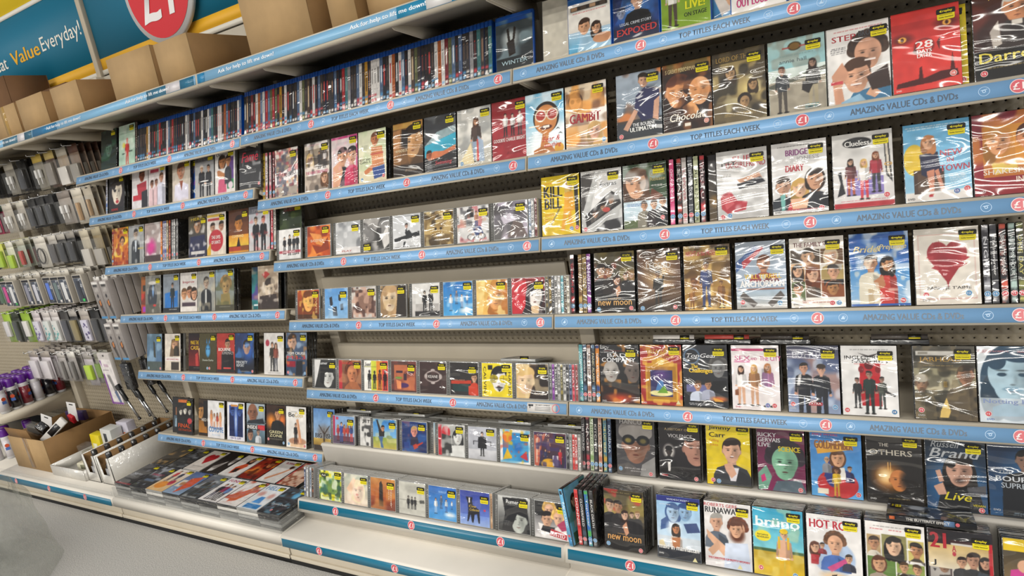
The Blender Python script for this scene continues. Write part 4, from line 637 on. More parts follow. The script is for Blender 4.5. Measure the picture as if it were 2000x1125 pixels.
do_row('M1', 0.012, 1.477, r'''
-1.2324|s|0|yellow spine at the left end|c8a83c|8a6a24|3a2c14|HOLE
-1.2169|s|0|white spine with red marks|dcd6d2|b8505a|6a6264|TWINS
-1.1984|s|0|pink and white spine|dcc4c4|b04a5c|7a2c3a|SOMEONE
-1.1769|s|0|dark red spine|5a2024|8a3038|d8c8c4|NAZI
-1.1617|d|1|white cover with a slanted banner across a crowd|G e9e4dc ddd8d0;R 4 18 96 52 8a8070;M d8b08a .8 8 .5 3;M c84a4a .5 9 .6 5;M 3a4a6a .5 8 .6 9;P ece6e6 0 56 100 34 100 58 0 80;T 50 56 10 86 6a6668 8 WHAT_TO_EXPECT;R 4 80 96 98 a89c90;M 4a4a5a .7 9 .5 7;M b84a48 .5 9 .6 2;C 50 6 60 1 c86a80|k
-0.9919|d|0|white cover with pink title bar and bride photos|G ece8e6 e6e0de;R 2 14 98 52 5a4e44;M b8a890 .7 4 .5 2;F 22 34 12 d8a888 d0b070 l;P ece8e4 10 50 34 48 36 56 8 58;S 60 20 56 c09070 2a2018 3a3436 2a2628;S 82 18 56 c8987a 4a2c1c d8d0cc 3a3436;T 50 62 6 92 c86a88 THE_HEARTBREAK_KID;R 2 68 98 98 8a7c70;M d8c8b8 .7 7 .5 6;M 2a2624 .6 6 .6 4;F 80 76 12 d0a080 6a4428 l;C 44 5 60 1 d08aa0|k
-0.8489|d|0|pink cover, two dark-haired people cheek to cheek|G dccfce e0d0d0;R 0 0 100 5 c0407c;R 94 0 100 100 c0407c;C 48 12 60 2 b8a8b0;B 42 42 18 d8a080 1e1612 s 23232a 1.8 100;B 78 42 17 d8a080 1a1412 s c03458 1.6 100;P dca484 6 60 34 48 44 70 30 100 4 100;M f0b8c4 .4 9 .6 4|k
-0.7113|d|1|cream beach cover, bare-backed person in blue shorts|G d8dcc0 e0d4b4;M b8cca0 .5 4 .5 3;F 60 20 13 c87c50 6a3c20 s;P d08a5c 46 34 86 34 92 70 50 74;P c87c50 20 78 52 66 60 76 24 86;P 35508c 50 74 94 70 96 92 56 96;R 44 46 90 49 c05a4a;C 24 28 28 4 7a7c6a;T 24 56 4 40 4a4c44 BOYS_AND;T 24 61 4 40 4a4c44 GIRLS;O 12 94 12 4a86b4;O 90 92 12|k
-0.5460|d|0|brown cover, dark-haired woman's face in shadow|G 8a6238 3a2818;R 0 0 100 10 b89048;F 66 40 30 d0a070 2a1c12 s;P 1c1410 30 12 52 14 48 60 60 100 24 80;P a87444 0 14 26 12 20 56 0 66;M b07a40 .6 4 .5 3;R 0 80 100 100 241a14;T 28 52 5 40 d8c4a0 AMADEUS;C 60 88 40 2 c8b090|k
-0.4067|d|1|black cover, bather lying beside a turquoise pool|G 3a3c40 1c1c1e;P 34a0bc 0 52 100 36 100 62 0 74;P 8ca0a4 40 30 100 22 100 36 0 52;P c8744c 4 72 30 64 60 66 98 58 98 66 50 76 14 80;F 14 70 8 a85a3a 2a1812 s;R 0 80 100 100 201e20;I 60 87 9 54 b03c44 Swimming;M 8a8e92 .5 6 .68 8|k
-0.2705|d|0|pale grey cover, long-haired woman in white and blue gown|G b8b8b4 c0bcb0;M 8a8c8c .6 4 .5 3;M e8e4dc .7 5 .55 5;S 56 18 96 c8906c 4a2c1c 4a3a34 8a9cb4 l;P d8c8a0 4 96 40 60 50 98;P a0b0c4 60 50 76 60 80 96 64 96;P c84a44 58 56 62 56 64 94 58 94;O 12 95 15 4a86b4|k
-0.1343|d|0|dark red cover, three white-clad band members|G 8c2028 9a262e;R 0 40 100 62 a02a32 .5;S 38 22 62 d8b8a8 1a1414 d8d4d0 2a2022;S 58 24 62 d8b8a8 1a1414 d0ccc8 1c1819;S 78 20 62 d8b8a8 1a1414 dcd8d4 2a2022;C 44 15 70 1 d0a0a0;T 48 67 6 88 e4d8d4 GOODBYE_CHARLIE_BRIGHT;C 60 88 40 2 5a1418;O 90 92 18|k
''')
do_row('M2', -0.004, 1.222, r'''
-1.2231|c|0|white cover, four men in black suits|G e4e2df d8d6d4;S 26 24 84 c8a890 2a2220 242428 202024;S 50 18 88 c8a890 2a2220 1f1f22 1c1c20;S 70 20 88 c8a890 2a2220 2a2a2e 202024;S 86 18 86 c8a890 2a2220 242428 202024;R 0 72 100 80 a82c3c .8;T 46 76 6 60 ece4e4 HARD_HEAD|k
-1.0577|c|0|orange swirling bodies with pale lettering|G c85a1c b84a18;M e8903a .8 4 .5 3;M 7c2a10 .8 4 .55 6;P e09048 10 20 60 30 80 70 40 60;P 8c3412 20 60 60 70 90 40 96 80 40 92;L 48 48 9 66 e4c8b0 BASEMENT|k
-0.9016|c|0|grey foggy cover under crinkled film|G a8aaac c4c4c4;M 6a6c70 .7 3 .5 3;M e0e0e0 .6 5 .55 6;R 0 80 100 100 d8d4d2;T 46 92 5 40 b84a4a PLAY|k
-0.7590|c|0|grey photograph of a blurred crowd, sticker low left|G 8c8a88 6a6866;M 3a3836 .8 4 .5 4;M c8c4c0 .7 4 .55 8;R 52 30 70 84 2e2c2a .7;P d0ccc8 70 60 96 20 100 80 80 96|l
-0.6155|c|0|pale grey cover with black piano silhouette|G c8cacc d2d2d2;P 26282a 4 70 96 52 98 66 6 80;R 46 40 52 54 26282a;P 26282a 44 52 60 46 72 60 48 64;F 50 34 5 d0a898 2a2220 s;P 26282a 40 80 48 80 40 96 36 96;R 6 4 94 5 3a3a3c;R 6 95 94 96 3a3a3c|k
-0.4729|c|0|bronze cover of tangled gold branches|G 8a7042 6a5430;M c8ac70 .8 7 .5 3;M 3a2c18 .8 6 .52 6;M e0d0a0 .5 9 .62 8;E 46 60 28 24 a8884c .6;E 40 52 4 4 2a2012;E 58 52 4 4 2a2012;P 4a381e 40 66 58 66 50 78|k
-0.3303|c|0|white cover, man on a small bike amid red scraps|G d8d6d4 cccac8;M b8464c .6 8 .6 3;M 3a3a3e .7 7 .62 5;R 32 8 54 30 1f1f22;P 3c4a78 50 62 74 56 84 78 60 84;S 62 14 66 c89878 2a2018 b07a60 3a4a78;E 44 86 13 9 2a2a2e .12;E 44 86 10 7 cccac8;E 78 86 13 9 2a2a2e .12;E 78 86 10 7 cccac8;M c89a80 .5 8 .62 9|k
-0.1830|c|0|misty purple grey mountain scene|G 7c7684 5c5a58;M c4b8c8 .8 3 .5 3;M 3c3836 .7 4 .55 6;P 6a5c58 40 96 60 50 84 60 100 96;P c8c0cc 20 40 50 30 70 50 30 60;R 12 10 46 22 2a2a2e .7|k
-0.0404|S|0|blue-grey|6a7c94|c8c8cc|e4e4e4|HITS
-0.0296|S|0|white|d4d2d0|8a8a8a|3a3a3a|SOUL
-0.0188|S|0|maroon|5a2c2c|a8706a|d8c8c4|BLUES
''')
do_row('M3', -0.001, 0.966, r'''
-1.2079|c|0|orange-lit face of a fair-haired man|G a8481c 6a3014;E 50 46 30 40 e08a34 .8;F 50 42 24 e8a858 6a3814 w;R 0 84 100 100 4a2a14;M e8c060 .6 8 .6 4;T 88 46 8 70 d8b880 -90 LEWIS|k
-1.0486|c|0|sky blue cover with dark dangling boots|G 5a94d0 82b0d8;P 2c3038 20 30 32 26 36 54 24 60;P 2c3038 60 20 72 22 70 44 60 40;P 2c3038 34 62 52 60 56 92 36 92;P 2c3038 68 54 80 50 82 72 70 74;M b8d4ec .5 4 .55 3|k
-0.9013|c|0|faded brown print of a crowd in a pale border|G d2ccc4 ccc4bc;R 16 10 92 86 8a6858;M c8a08c .8 9 .5 3;M 4a302a .8 8 .52 6|k
-0.7517|c|0|sepia portrait of a wild-haired woman, dark to the right|G 6a5a48 2e261e;F 36 44 28 dcc4a4 b8946a l;E 24 40 6 3 4a3a2c;M c8a878 .6 6 .58 4;P 2a221c 70 0 100 0 100 100 60 100|k
-0.5966|c|0|white photograph of two people in black on a beach|G dcdad6 c0bcb8;R 12 6 96 84 d6d4d0;R 12 62 96 84 b0aca8;S 46 22 92 a89888 1a1818 1c1c1e 17171a;S 68 18 92 a89888 1a1818 232325 1c1c1e;R 10 84 100 100 2a2828|k
-0.4540|c|0|bright blue sky cover with leaping figures in white|G 2470b8 4aa0d8;E 76 86 30 12 e4eef4 .7;S 26 36 86 d8b090 3a2a20 e6ecf0 7aa4cc;S 46 26 66 c8a080 2a2018 5a6a84 44546c;S 64 38 78 d8b090 3a2a20 c8d8e4 3a5a90;S 82 40 70 d8b090 8a6a40 e6ecf0 4a6a9a;M ffffff .4 6 .66 4|k
-0.3114|c|0|golden hair filling the cover, side of a face|G c88c3c a86424;P e8c474 0 0 40 0 50 50 30 100 0 100;F 62 50 26 d89858 c88c3c n;P b87430 78 0 100 0 100 100 70 100 88 50;M f0d890 .7 8 .55 4;P e0b058 30 0 50 0 34 60 36 100 20 100|k
-0.1688|c|0|red and black cover with a white painted face|G 8a1c22 1c1618;P c02430 0 10 44 6 50 60 30 100 0 100;F 70 52 22 ece4dc 17141a w;P 17141a 44 40 56 30 56 84 40 90;P d8b890 58 80 84 76 80 100 60 100;M f0e8e4 .3 7 .66 4|k
-0.0263|S|0|charcoal|3c3a38|8a7a54|c8c0b0|BEST
-0.0155|S|0|gold and black|8a7034|2a2620|e0d0a0|GOLD
-0.0047|S|0|black|2a2a2c|6a6a6e|d0d0d0|NOIR
0.0061|S|0|grey|8a8886|c8c6c4|3a3a3a|GREY
0.0169|S|0|white|d6d4d0|a8a4a0|4a4a4a|PURE
0.0277|S|0|teal|4a98a4|a8d0d4|ecf4f4|WAVE
0.0385|S|0|dark brown|3a302a|7a6a54|c8bca8|EARTH
0.0493|S|0|cream, nearest the film bay,|cfc8b8|8a8474|4a4438|FOLK
''')
do_row('M4', -0.002, 0.66, r'''
-1.2103|c|3|black cover, pale face and dark hair in profile|G 3a3a38 2a2a28;P d6d4d2 0 0 30 0 14 60 0 100;F 62 62 26 d0d0cc 1a1a1a s;P 1c1c1c 30 10 84 8 90 46 50 44 44 90 26 80;T 42 12 10 40 d8d8d8 Rumer|k
-1.0677|c|3|red-edged cover, woman with big brown hair|G 8a5a40 6a4030;R 0 0 16 100 b02c34;F 60 48 22 c07850 5a2c18 k;P a0603c 30 90 50 74 80 74 100 100 24 100;M d09060 .5 6 .55 3;T 40 10 9 50 c8443c ANGEL|k
-0.9251|c|2|vertical colour stripes with four dark silhouettes|H e8e4dc e8e4dc;R 30 0 52 100 c8cc3c;R 52 0 76 100 e08a2c;R 76 0 100 100 c83c30;R 0 20 52 22 8a8c3a;S 22 32 94 3a3030 1c1818 202022 1c1c1e;S 44 34 94 3a3030 1c1818 202022 1c1c1e;S 66 30 96 3a2020 1c1818 6a2c24 3a2020;S 88 32 96 2a1414 1c1818 2a1414 1c1010;I 16 12 12 26 3a3a3a Sound|k
-0.7825|c|2|brown cover, orange mask-like face with purple lips|G 5a3a34 4a302c;R 12 12 96 94 b86844;M 7a3c34 .7 5 .5 3;R 20 30 46 38 3a2434;R 68 30 92 38 3a2434;P 3a2430 50 40 62 40 62 62 50 62;E 50 78 20 8 4a2a5c;E 30 54 14 4 6a8a3a;P e08a58 20 60 40 66 40 90 24 90|k
-0.6399|c|2|chocolate brown cover with white ornamental scrolls|G 3c2a28 362422;E 50 46 32 20 b8aca8 .15;E 50 46 27 15 3a2826;E 24 46 8 10 b8aca8 .4;E 78 46 8 10 b8aca8 .4;E 50 26 10 5 b8aca8 .4;E 50 66 10 5 b8aca8 .4;R 30 38 72 54 2a1c1a;T 51 46 9 36 d8d0cc KEANE;M 5a4440 .4 6 .6 3|k
-0.4973|c|2|black cover with red piano and player in red|G 2a2624 2c2a2a;P b83a24 4 56 76 54 76 64 4 66;R 10 66 70 88 1f3a3a;B 86 46 9 d0a080 2a1c16 s c03a20 1.6 100;P c03a20 66 72 96 62 100 98 66 98;L 34 54 4 40 c88a70 MELODY|k
-0.3548|c|2|yellow cover, white face in chequered sunglasses|G e4d01e e0c81a;F 56 50 25 e8e4e0 1a1a1a s;E 40 46 14 12 e0c81a;E 72 46 14 12 e0c81a;M 3a3410 .0 9 .5 2;R 28 44 54 45 2a2812;R 60 44 86 45 2a2812;R 40 36 41 57 2a2812;R 72 36 73 57 2a2812;R 28 49 54 50 2a2812;R 60 49 86 50 2a2812;E 40 46 15 13 2a2812 .08 .3;R 20 6 36 20 1f1f1f;T 10 50 9 80 4a4014 -90 CALVIN;T 92 60 9 70 4a4014 -90 HARRIS;P 1a1a1a 50 76 66 76 58 84;E 58 72 12 3 2a2a2a|k
-0.2122|c|3|blonde woman on dark brown, thin white script|G 3a2a20 2a1e18;P d8b880 0 0 40 0 56 40 40 100 0 100;F 30 52 26 e8c4a0 d8b474 s;P 241a16 64 0 100 0 100 100 70 100;M f0dcb0 .5 6 .58 4;I 74 84 7 40 d8c8b8 Anastacia|k
-0.0696|S|0|grey and black|4a4a4c|9a9a9a|d8d8d8|ROCK
-0.0588|S|0|purple|6a2c84|a060b0|e8d8f0|LIVE
-0.0480|S|0|black with white bands|28282a|d0d0d0|e0e0e0|NOISE
-0.0372|S|0|pale grey|b8b6b2|6a6a6a|2a2a2a|FADE
-0.0264|S|0|olive|4a4630|9a8a4a|d8d0a8|MOSS
-0.0156|S|0|white banded|d4d2ce|5a5a5a|3a3a3a|ICE
-0.0048|S|0|black|222226|5a5a60|c8c8cc|NIGHT
0.0060|S|0|navy|26304e|6a7a9a|d0d8e4|DEEP
0.0168|S|0|crimson|b02438|d86a78|f4e0e0|HEAT
0.0276|S|0|brick red|8a3a3a|b87070|e8d0d0|CLAY
''')
do_row('M5', 0.006, 0.4, r'''
-1.1937|c|7|blue cover with a line of people in red and blue|G 7aa0cc a8b4c4;R 0 0 10 100 a82c4c;R 0 72 100 100 5a4a5c;S 24 32 90 d0a080 8a5a30 b0343c 7a2830 l;S 40 22 96 d0a080 2a2018 3a4a94 3c4a8a;S 54 30 92 d0a080 6a3a20 c04438 8a3030 l;S 70 28 92 d0a080 4a2a1c b83c34 7a3038 l;S 86 26 92 d0a080 3a2418 3a4a80 c04440 l;R 14 4 26 14 c04058|k|2
-1.0483|c|0|white cover with black ink doodles, half hidden|G d8d6d2 d2d0cc;T 28 16 12 36 2a2a2a JET;M 2a2a2a .8 9 .56 4;R 0 0 100 26 d8d6d2 .6;T 28 14 12 36 2a2a2a JET;E 40 60 14 10 3a3a3a .3|b
-0.9612|c|7|blue sky over grass, man leaping with arm raised|G 2c78c0 a8d0e4;V 62 100 8aa040 b8a850;M d8d0a0 .5 6 .55 4;E 70 60 16 8 8a9a70 .4;P 2a2624 14 4 20 2 34 34 50 40 48 60 26 60 24 36;F 42 32 7 c8906c 2a1c14 s;P 4a6a94 22 60 44 58 40 80 46 98 34 98 30 76|k|2
-0.8058|c|7|deep blue painted cover, toy-like figure with red guitar|G 1c3470 16285a;M 2a5ca0 .7 4 .5 3;F 50 34 12 d88c7c b8905c s;P 2a2440 38 50 64 50 70 78 34 78;P b83a28 44 78 58 72 66 84 50 92;P b83a28 58 76 84 64 86 68 62 82;R 8 70 30 90 243c80;C 40 10 60 2 c8d0e4;M c04a40 .4 7 .66 8|k|2
-0.6567|c|0|pale cover mostly hidden, teal and orange edge|G 9ab4c4 c0a890;P 8a4a30 50 50 90 40 90 100 40 100;P 2a7a90 20 0 60 0 50 60 20 60|b
-0.6225|c|7|black and white woman with a red stripe at left|G b0b0ac 8a8a86;R 0 0 13 100 b82430;E 30 24 18 22 c02c34 .2;F 74 40 16 d8d8d4 1c1c1c l;P dcdcd8 50 66 96 62 100 100 46 100;P 3a3a38 14 30 50 36 52 90 14 96;M d8d8d4 .6 6 .56 4|k|2
-0.4799|c|7|silver grey cover, man in long black coat|G b8bac4 a8aab0;V 70 100 c8c8cc b0b0b4;S 50 14 90 c8a898 2a2220 1c1c20 1a1a1c;P 1c1c20 36 30 64 30 66 66 34 66;R 18 44 20 56 2a2a2e;R 80 42 82 56 2a2a2e;R 18 43 36 45 2a2a2e;R 64 42 82 44 2a2a2e|k
-0.3373|c|7|white-edged cover of blue with orange and yellow shapes|G e8e6e2 e6e4e0;R 8 8 94 94 2c84c0;M 4aa0c8 .7 4 .5 3;E 24 22 16 17 d8702c;P d8b020 8 92 24 56 40 86;P b83040 66 80 88 60 92 90;M d8b020 .8 8 .66 5;E 60 52 20 18 2068b0 .5;M c84a30 .6 8 .68 9|k
-0.1947|c|6|circus scene, red striped curtain and acrobat|G 5a3040 2a2434;P b85a44 0 10 40 0 24 40 14 100 0 100;P d8a890 6 20 14 14 10 90 6 90;P d8a890 20 10 26 6 16 60 14 60;S 46 16 60 d0a078 2a1c14 c88c60 b87850;S 36 48 92 c89878 2a2018 2c3058 26264a;S 82 44 92 d0a080 6a3018 c02c34 b02830;E 46 92 24 16 d8a024;R 58 66 76 96 c8c0c8;M 3a2c5a .8 9 .5 4;L 30 8 6 40 d8c0b0 CIRCUS|k
-0.0521|S|0|black|26262a|6a6a6e|d0d0d0|SKA
-0.0414|S|0|grey-green|7a807a|a8aca8|e0e0e0|JAZZ
-0.0306|S|0|scarlet|c02c2c|e06a60|f4e4e0|FIRE
-0.0198|S|0|scarlet and white|b83030|d8d0cc|f4e4e0|PUNK
-0.0090|S|0|off-white|d0ccc6|8a8680|4a4a4a|CHOIR
''')
do_row('M6', -0.163, 0.2345, r'''
-1.2402|S|0|navy, at the left end,|2c3c64|d4d4d4|e0e0e8|ALBUM
-1.2246|S|0|white, second from left,|d8d6d4|8a8a94|4a4a54|CALM
-1.2061|S|0|pale blue-grey|8a94a4|d0d4d8|3a4a6a|RAIN
-1.1908|S|0|black and brown|2a2622|8a4a2c|c8b8a8|DUST
-1.1593|c|6|yellow cover with green and white brass crowd|G d8d020 d4cc1c;R 4 24 96 78 6a8a3a;M d8e0c8 .8 8 .5 3;M 24402c .8 8 .55 6;E 20 16 14 8 1f2418;I 20 16 7 20 e0e0d0 Ash;T 48 88 6 70 8a8a1c NUCLEAR_SOUNDS;M 2c6a60 .5 6 .6 9|k
-1.0167|c|6|pale peach cover, reclining platinum blonde|G a8b0a0 c8b8a4;E 50 84 60 30 e0c8b4 .7;F 60 56 24 e8c4ac e4d4b0 w;P e0b898 10 50 40 10 50 16 30 70;E 56 66 6 4 b04a44;M ece0cc .5 5 .55 4|k
-0.8741|c|6|desert orange cover with a dark robed figure|G b87a3c a8481c;V 60 100 a04a1c 6a2c1c;P 2a1c16 36 16 44 8 50 20 52 90 34 90;M d89c50 .5 4 .5 3;L 76 40 6 50 e0c0a8 -90 deserts;I 84 60 7 60 e8d4c4 -90 Gaudy|k
-0.7284|c|6|pale grey cover, four tiny men on an airfield|G c8c6ba b8b6ac;E 60 20 60 18 a8a69c .6;R 0 56 100 58 8a887e;S 36 42 90 8a8078 1c1a18 202022 1c1c1e;S 50 44 88 8a8078 1c1a18 202022 1c1c1e;S 62 44 90 8a8078 1c1a18 202022 1c1c1e;P 4a4a46 78 52 96 50 98 60 80 62;V 84 100 b0aea4 c0beb4|k
-0.5858|c|6|sky blue cover with jumping figures, bottom row|G 2c64b0 4c98d4;E 78 84 26 14 dce8f0 .7;S 26 36 84 d8b090 3a2a20 e4e8ec 9ab8d8;S 46 26 66 c8a080 2a2018 5a6a84 44546c;S 64 36 76 d8b090 3a2a20 c8d8e4 3a5a90;S 84 40 64 d8b090 8a6a40 e4e8ec 4a6a9a;C 50 14 30 2 d0dcec;R 0 86 100 100 3c8cc8 .5|k
-0.4432|c|6|royal blue cover with a black calf|G 2c3c94 6a84c8;V 70 100 6a84c8 90a8d8;P 1c1a22 26 28 40 22 44 40 66 52 68 92 62 92 58 66 50 68 46 92 40 92 36 68 28 92 24 90 28 60;P 1c1a22 20 18 44 18 40 34 28 36;P ece4dc 30 20 35 20 34 34 31 34;I 44 44 7 26 c8a84c Cow;I 50 54 7 34 c8a84c Collected;E 84 52 4 3 c8304c|k
-0.3006|S|0|tan|a88464|c8a888|5a4030|COUNTRY
-0.2809|c|6|black cover, moonlit face and white lettering|G c8c8c4 2a2a2a;P 1c1c1e 14 4 90 0 100 100 10 100 22 50;F 64 66 26 b8bcb4 17171a s;P 17171a 30 26 90 22 94 56 60 48 44 84 30 80;T 46 14 11 40 e0e0de Rumer;C 52 22 50 1 b0b0ae;C 28 70 22 6 6a6a68|k
-0.1357|c|6|black and white cover, three tousled men, red stamp|G 1f1f22 d8d4d2;R 0 0 100 40 1c1c1e;P e0dcd8 10 60 60 70 90 50 96 96 20 98;F 44 24 14 d8a888 b89048 k;F 36 50 15 d0a080 1c1614 s;F 70 44 14 d8a888 c8a058 k;P a82c58 66 60 92 40 98 70 80 76;P 1f1f22 24 66 60 68 56 88 18 80;P b82430 48 72 94 82 94 98 44 90;X 68 86 11 44 ece4e4 -8 BUSTED;C 30 7 40 1 b0b0b0|k
''')
do_row('L0', 0.012, 1.733, r'''
-2.3035|d|0|dark green cover in the shade at the left end|G 1c2420 142a20;M 2a5a40 .7 4 .55 3;F 50 50 20 4a6a58 14201a s|k
-2.1481|d|1|mint cover with a red figure, dark side showing|G b8d0bc a8c8b4;S 52 34 104 c83a34 c83a34 c83a34 c83a34;R 20 70 40 73 2a3a30;R 64 66 84 69 2a3a30;E 30 50 10 7 d8c83a;M e0e8dc .5 5 .55 4|k
-2.0086|s|0|dark brown spine beside the packed film cases|3a2e2a|5a4438|c8b8a8|HOLLOW
''')
do_row('L1', 0.012, 1.529, r'''
-2.3741|s|0|pale spine with blue flash at the left end|c8c4c8|4a6aa8|6a6a7a|LUSH
-2.3510|d|1|black cover, white woman's face with red lips|G 2e2c2e 1f1d20;F 54 48 34 ded2c0 2a2426 l;E 56 72 10 4.5 b0303c;E 40 42 9 3 2a2628;R 0 86 100 100 201e20;T 40 92 6 44 b83a3c FEMME|k
-2.1466|d|0|white cover, person in red stripes at the left|G dcd8d8 d4d0d2;F 62 20 16 8a4a34 2a1814 s;P a83440 30 40 90 34 90 70 40 74;R 6 66 70 80 b8303c;P 2a2a30 60 60 96 56 98 100 60 100|
-2.0104|d|0|white cover with four bodies in pale pink|G e2dcdc dccfd2;R 10 10 60 18 b83a54;E 80 14 10 6 4a8ac0;B 20 46 9 a8745c 3a2418 s dcbcc0 1.8 100;B 46 44 8 b8846c 4a2a1c s d8b8bc 1.7 100;B 76 34 11 c8947a 5a3a28 s d0d0e0 2 100|k
-1.8277|d|0|beige cover with a bearded man in white vest|G b0a898 c8bcb0;F 48 30 20 b87c5c 4a2c1c s;P d8d4e4 14 60 40 56 60 56 90 64 90 100 10 100;P 8a4a34 40 52 60 52 52 76;M d8c8b8 .4 5 .6 3|k|2
-1.7969|d|0|cobalt blue cover with purple script and white word|G 2c4478 2a5ab0;F 30 30 16 7a90b0 20304a s;F 70 26 14 8a6a6a 241c2a s;M 5a90d0 .5 5 .55 3;I 62 60 12 60 8a3a9c Flash;X 58 80 13 64 d8e4f0 MAX;O 12 92 15|b
-1.6590|d|1|grey cover, two people in black suits with ties|G 9a9ca0 b0aeac;R 0 0 100 18 4a4a50;S 36 26 112 c8a084 d8d0c8 202024 1c1c20;S 72 28 112 c09074 2a2018 26262a 1c1c20;T 50 13 8 60 6a6a70 MEN_IN|k|2
-1.5228|d|0|white framed cover, girl with folded arms in pink plaid skirt|G e0dcd8 dcd6d2;R 60 20 94 90 5a3c7c;R 62 70 94 92 2a7a4a;F 36 30 16 b07448 2a1a12 w;P ece8e4 18 44 54 44 56 66 18 66;P b07448 10 48 20 46 56 58 50 64 14 62;P c85a78 18 68 54 66 58 98 14 98;B 66 28 12 b07a54 2a1c14 s 3a3a40 1.4 80;T 38 11 8 62 3a3a3c Overnite;E 78 84 12 8 e0d0d8|k
-1.3617|d|0|black cover with looping red neon script|G 2a2a2c 3a3a3c;I 50 30 22 80 c03a4c Fame;E 40 26 26 12 3a2428 .6 .3;C 50 60 60 3 b0b0b0;M e8e8e8 .5 6 .72 4;O 92 92 12|
''')
do_row('L2', 0.012, 1.273, r'''
-2.4634|s|0|fiery red and yellow spine|8a2434|e0a02c|e0c8a0|BLAZE
-2.4482|d|0|fiery yellow and red cover of small fighters|G c87a2c b0501c;M f0c83a .9 4 .5 3;M 8a2a1c .8 6 .55 6;F 60 40 12 c08a60 3a2418 k;M ece0b0 .5 9 .66 8|k
-2.3120|d|1|grey cover, man in dark suit and tie|G a8aaac 8a8c8a;B 46 24 13 b8a08c 3a3430 s 3a3e42 2 100;P c8d0d8 40 40 54 40 50 70 44 70;R 60 60 96 64 b0a068;M d0d2d2 .5 6 .62 4|k
-2.1758|d|0|pink splashed cover beside the orange spine|G b8a8a4 8a7a78;E 40 64 40 30 c83c88 .7;M e8e4e2 .7 6 .6 3;R 0 84 100 100 4a3c3c|x
-2.0396|s|0|orange spine|c8641c|e08a30|f0d8b8|POLAR
-2.0244|s|0|lilac white spine|c8c0cc|6a6a9a|4a4a6a|VIOLET
-2.0092|s|0|white spine with blue foot|d8d6d8|4a5a9a|3a3a5a|FRENCH
-1.9940|s|0|cream spine|d0c8b4|a87a3a|5a4a3a|BASIL
-1.9773|s|0|dark red spine|7a2418|c84a1c|e0c0a0|EMBER
-1.9550|s|0|silver spine with black title|c0bebc|8a8a8a|2a2a2a|METRO
-1.9370|s|0|white spine with black title|d6d4d0|a0a0a0|2a2a2a|LINEN
-1.9170|s|0|grey spine at the dark gap|a8a6a4|6a6a6a|2a2a2a|SLATE
-1.8250|d|0|dark blue cover, man's face above white scribble|G 5a5034 2a2c44;F 50 26 18 b08464 2a2018 s;P 2a2c4c 10 50 90 48 96 86 6 86;E 50 72 34 14 2f3048;M d8d4d0 .7 7 .66 3;R 14 86 90 94 c8c4c0;T 50 8 7 70 c8b03a HERO|k
-1.6888|d|1|white cover with a red round emblem|G ded8d2 d4c8b8;R 0 4 80 10 c8a83a;R 4 13 90 18 a83434;F 30 36 12 c09478 3a2a20 s;F 76 34 12 b88468 2a2018 s;E 48 66 38 26 b03038;T 48 58 8 48 e8dcd8 THE_LIVES;T 48 70 8 48 e8dcd8 OF_SAINTS;P c8a030 0 86 20 70 20 100 0 100|k
-1.5385|d|0|amber and black cover with a yellow horizon|G 4a2c1c 8a4a1c;F 50 34 18 c07a34 2a1810 s;V 60 84 d8902c e0b83a;P 2a1c14 40 86 50 62 60 86;T 46 62 6 60 f0dca0 COMMAND;R 0 86 60 96 a83a24;R 0 96 100 100 e0a03a|k
-1.4023|d|1|silver cover, two people in black back to back|G b8bcc4 c4c0c0;R 0 0 100 16 5a5c64;S 34 24 112 c8a488 3a2a20 1f1f24 1c1c20;S 70 24 112 c09a80 2a1c16 1c1c20 1c1c20;M c84a4a .4 8 .66 3;T 40 10 7 50 8a8a90 SPIES|k
-1.2632|s|0|crimson spine right of the black suits|b02434|d86a70|f0dcdc|SCARLET
-1.2475|s|0|cream spine beside a dark green back|d6d0c8|a8a090|4a443a|PEARL
-1.2319|d|0|deep green cover with red letters at the bay's end|G 2c3a20 1f2a18;M 4a5a30 .7 5 .55 3;T 50 16 8 60 8a3430 GARDEN|b
''')
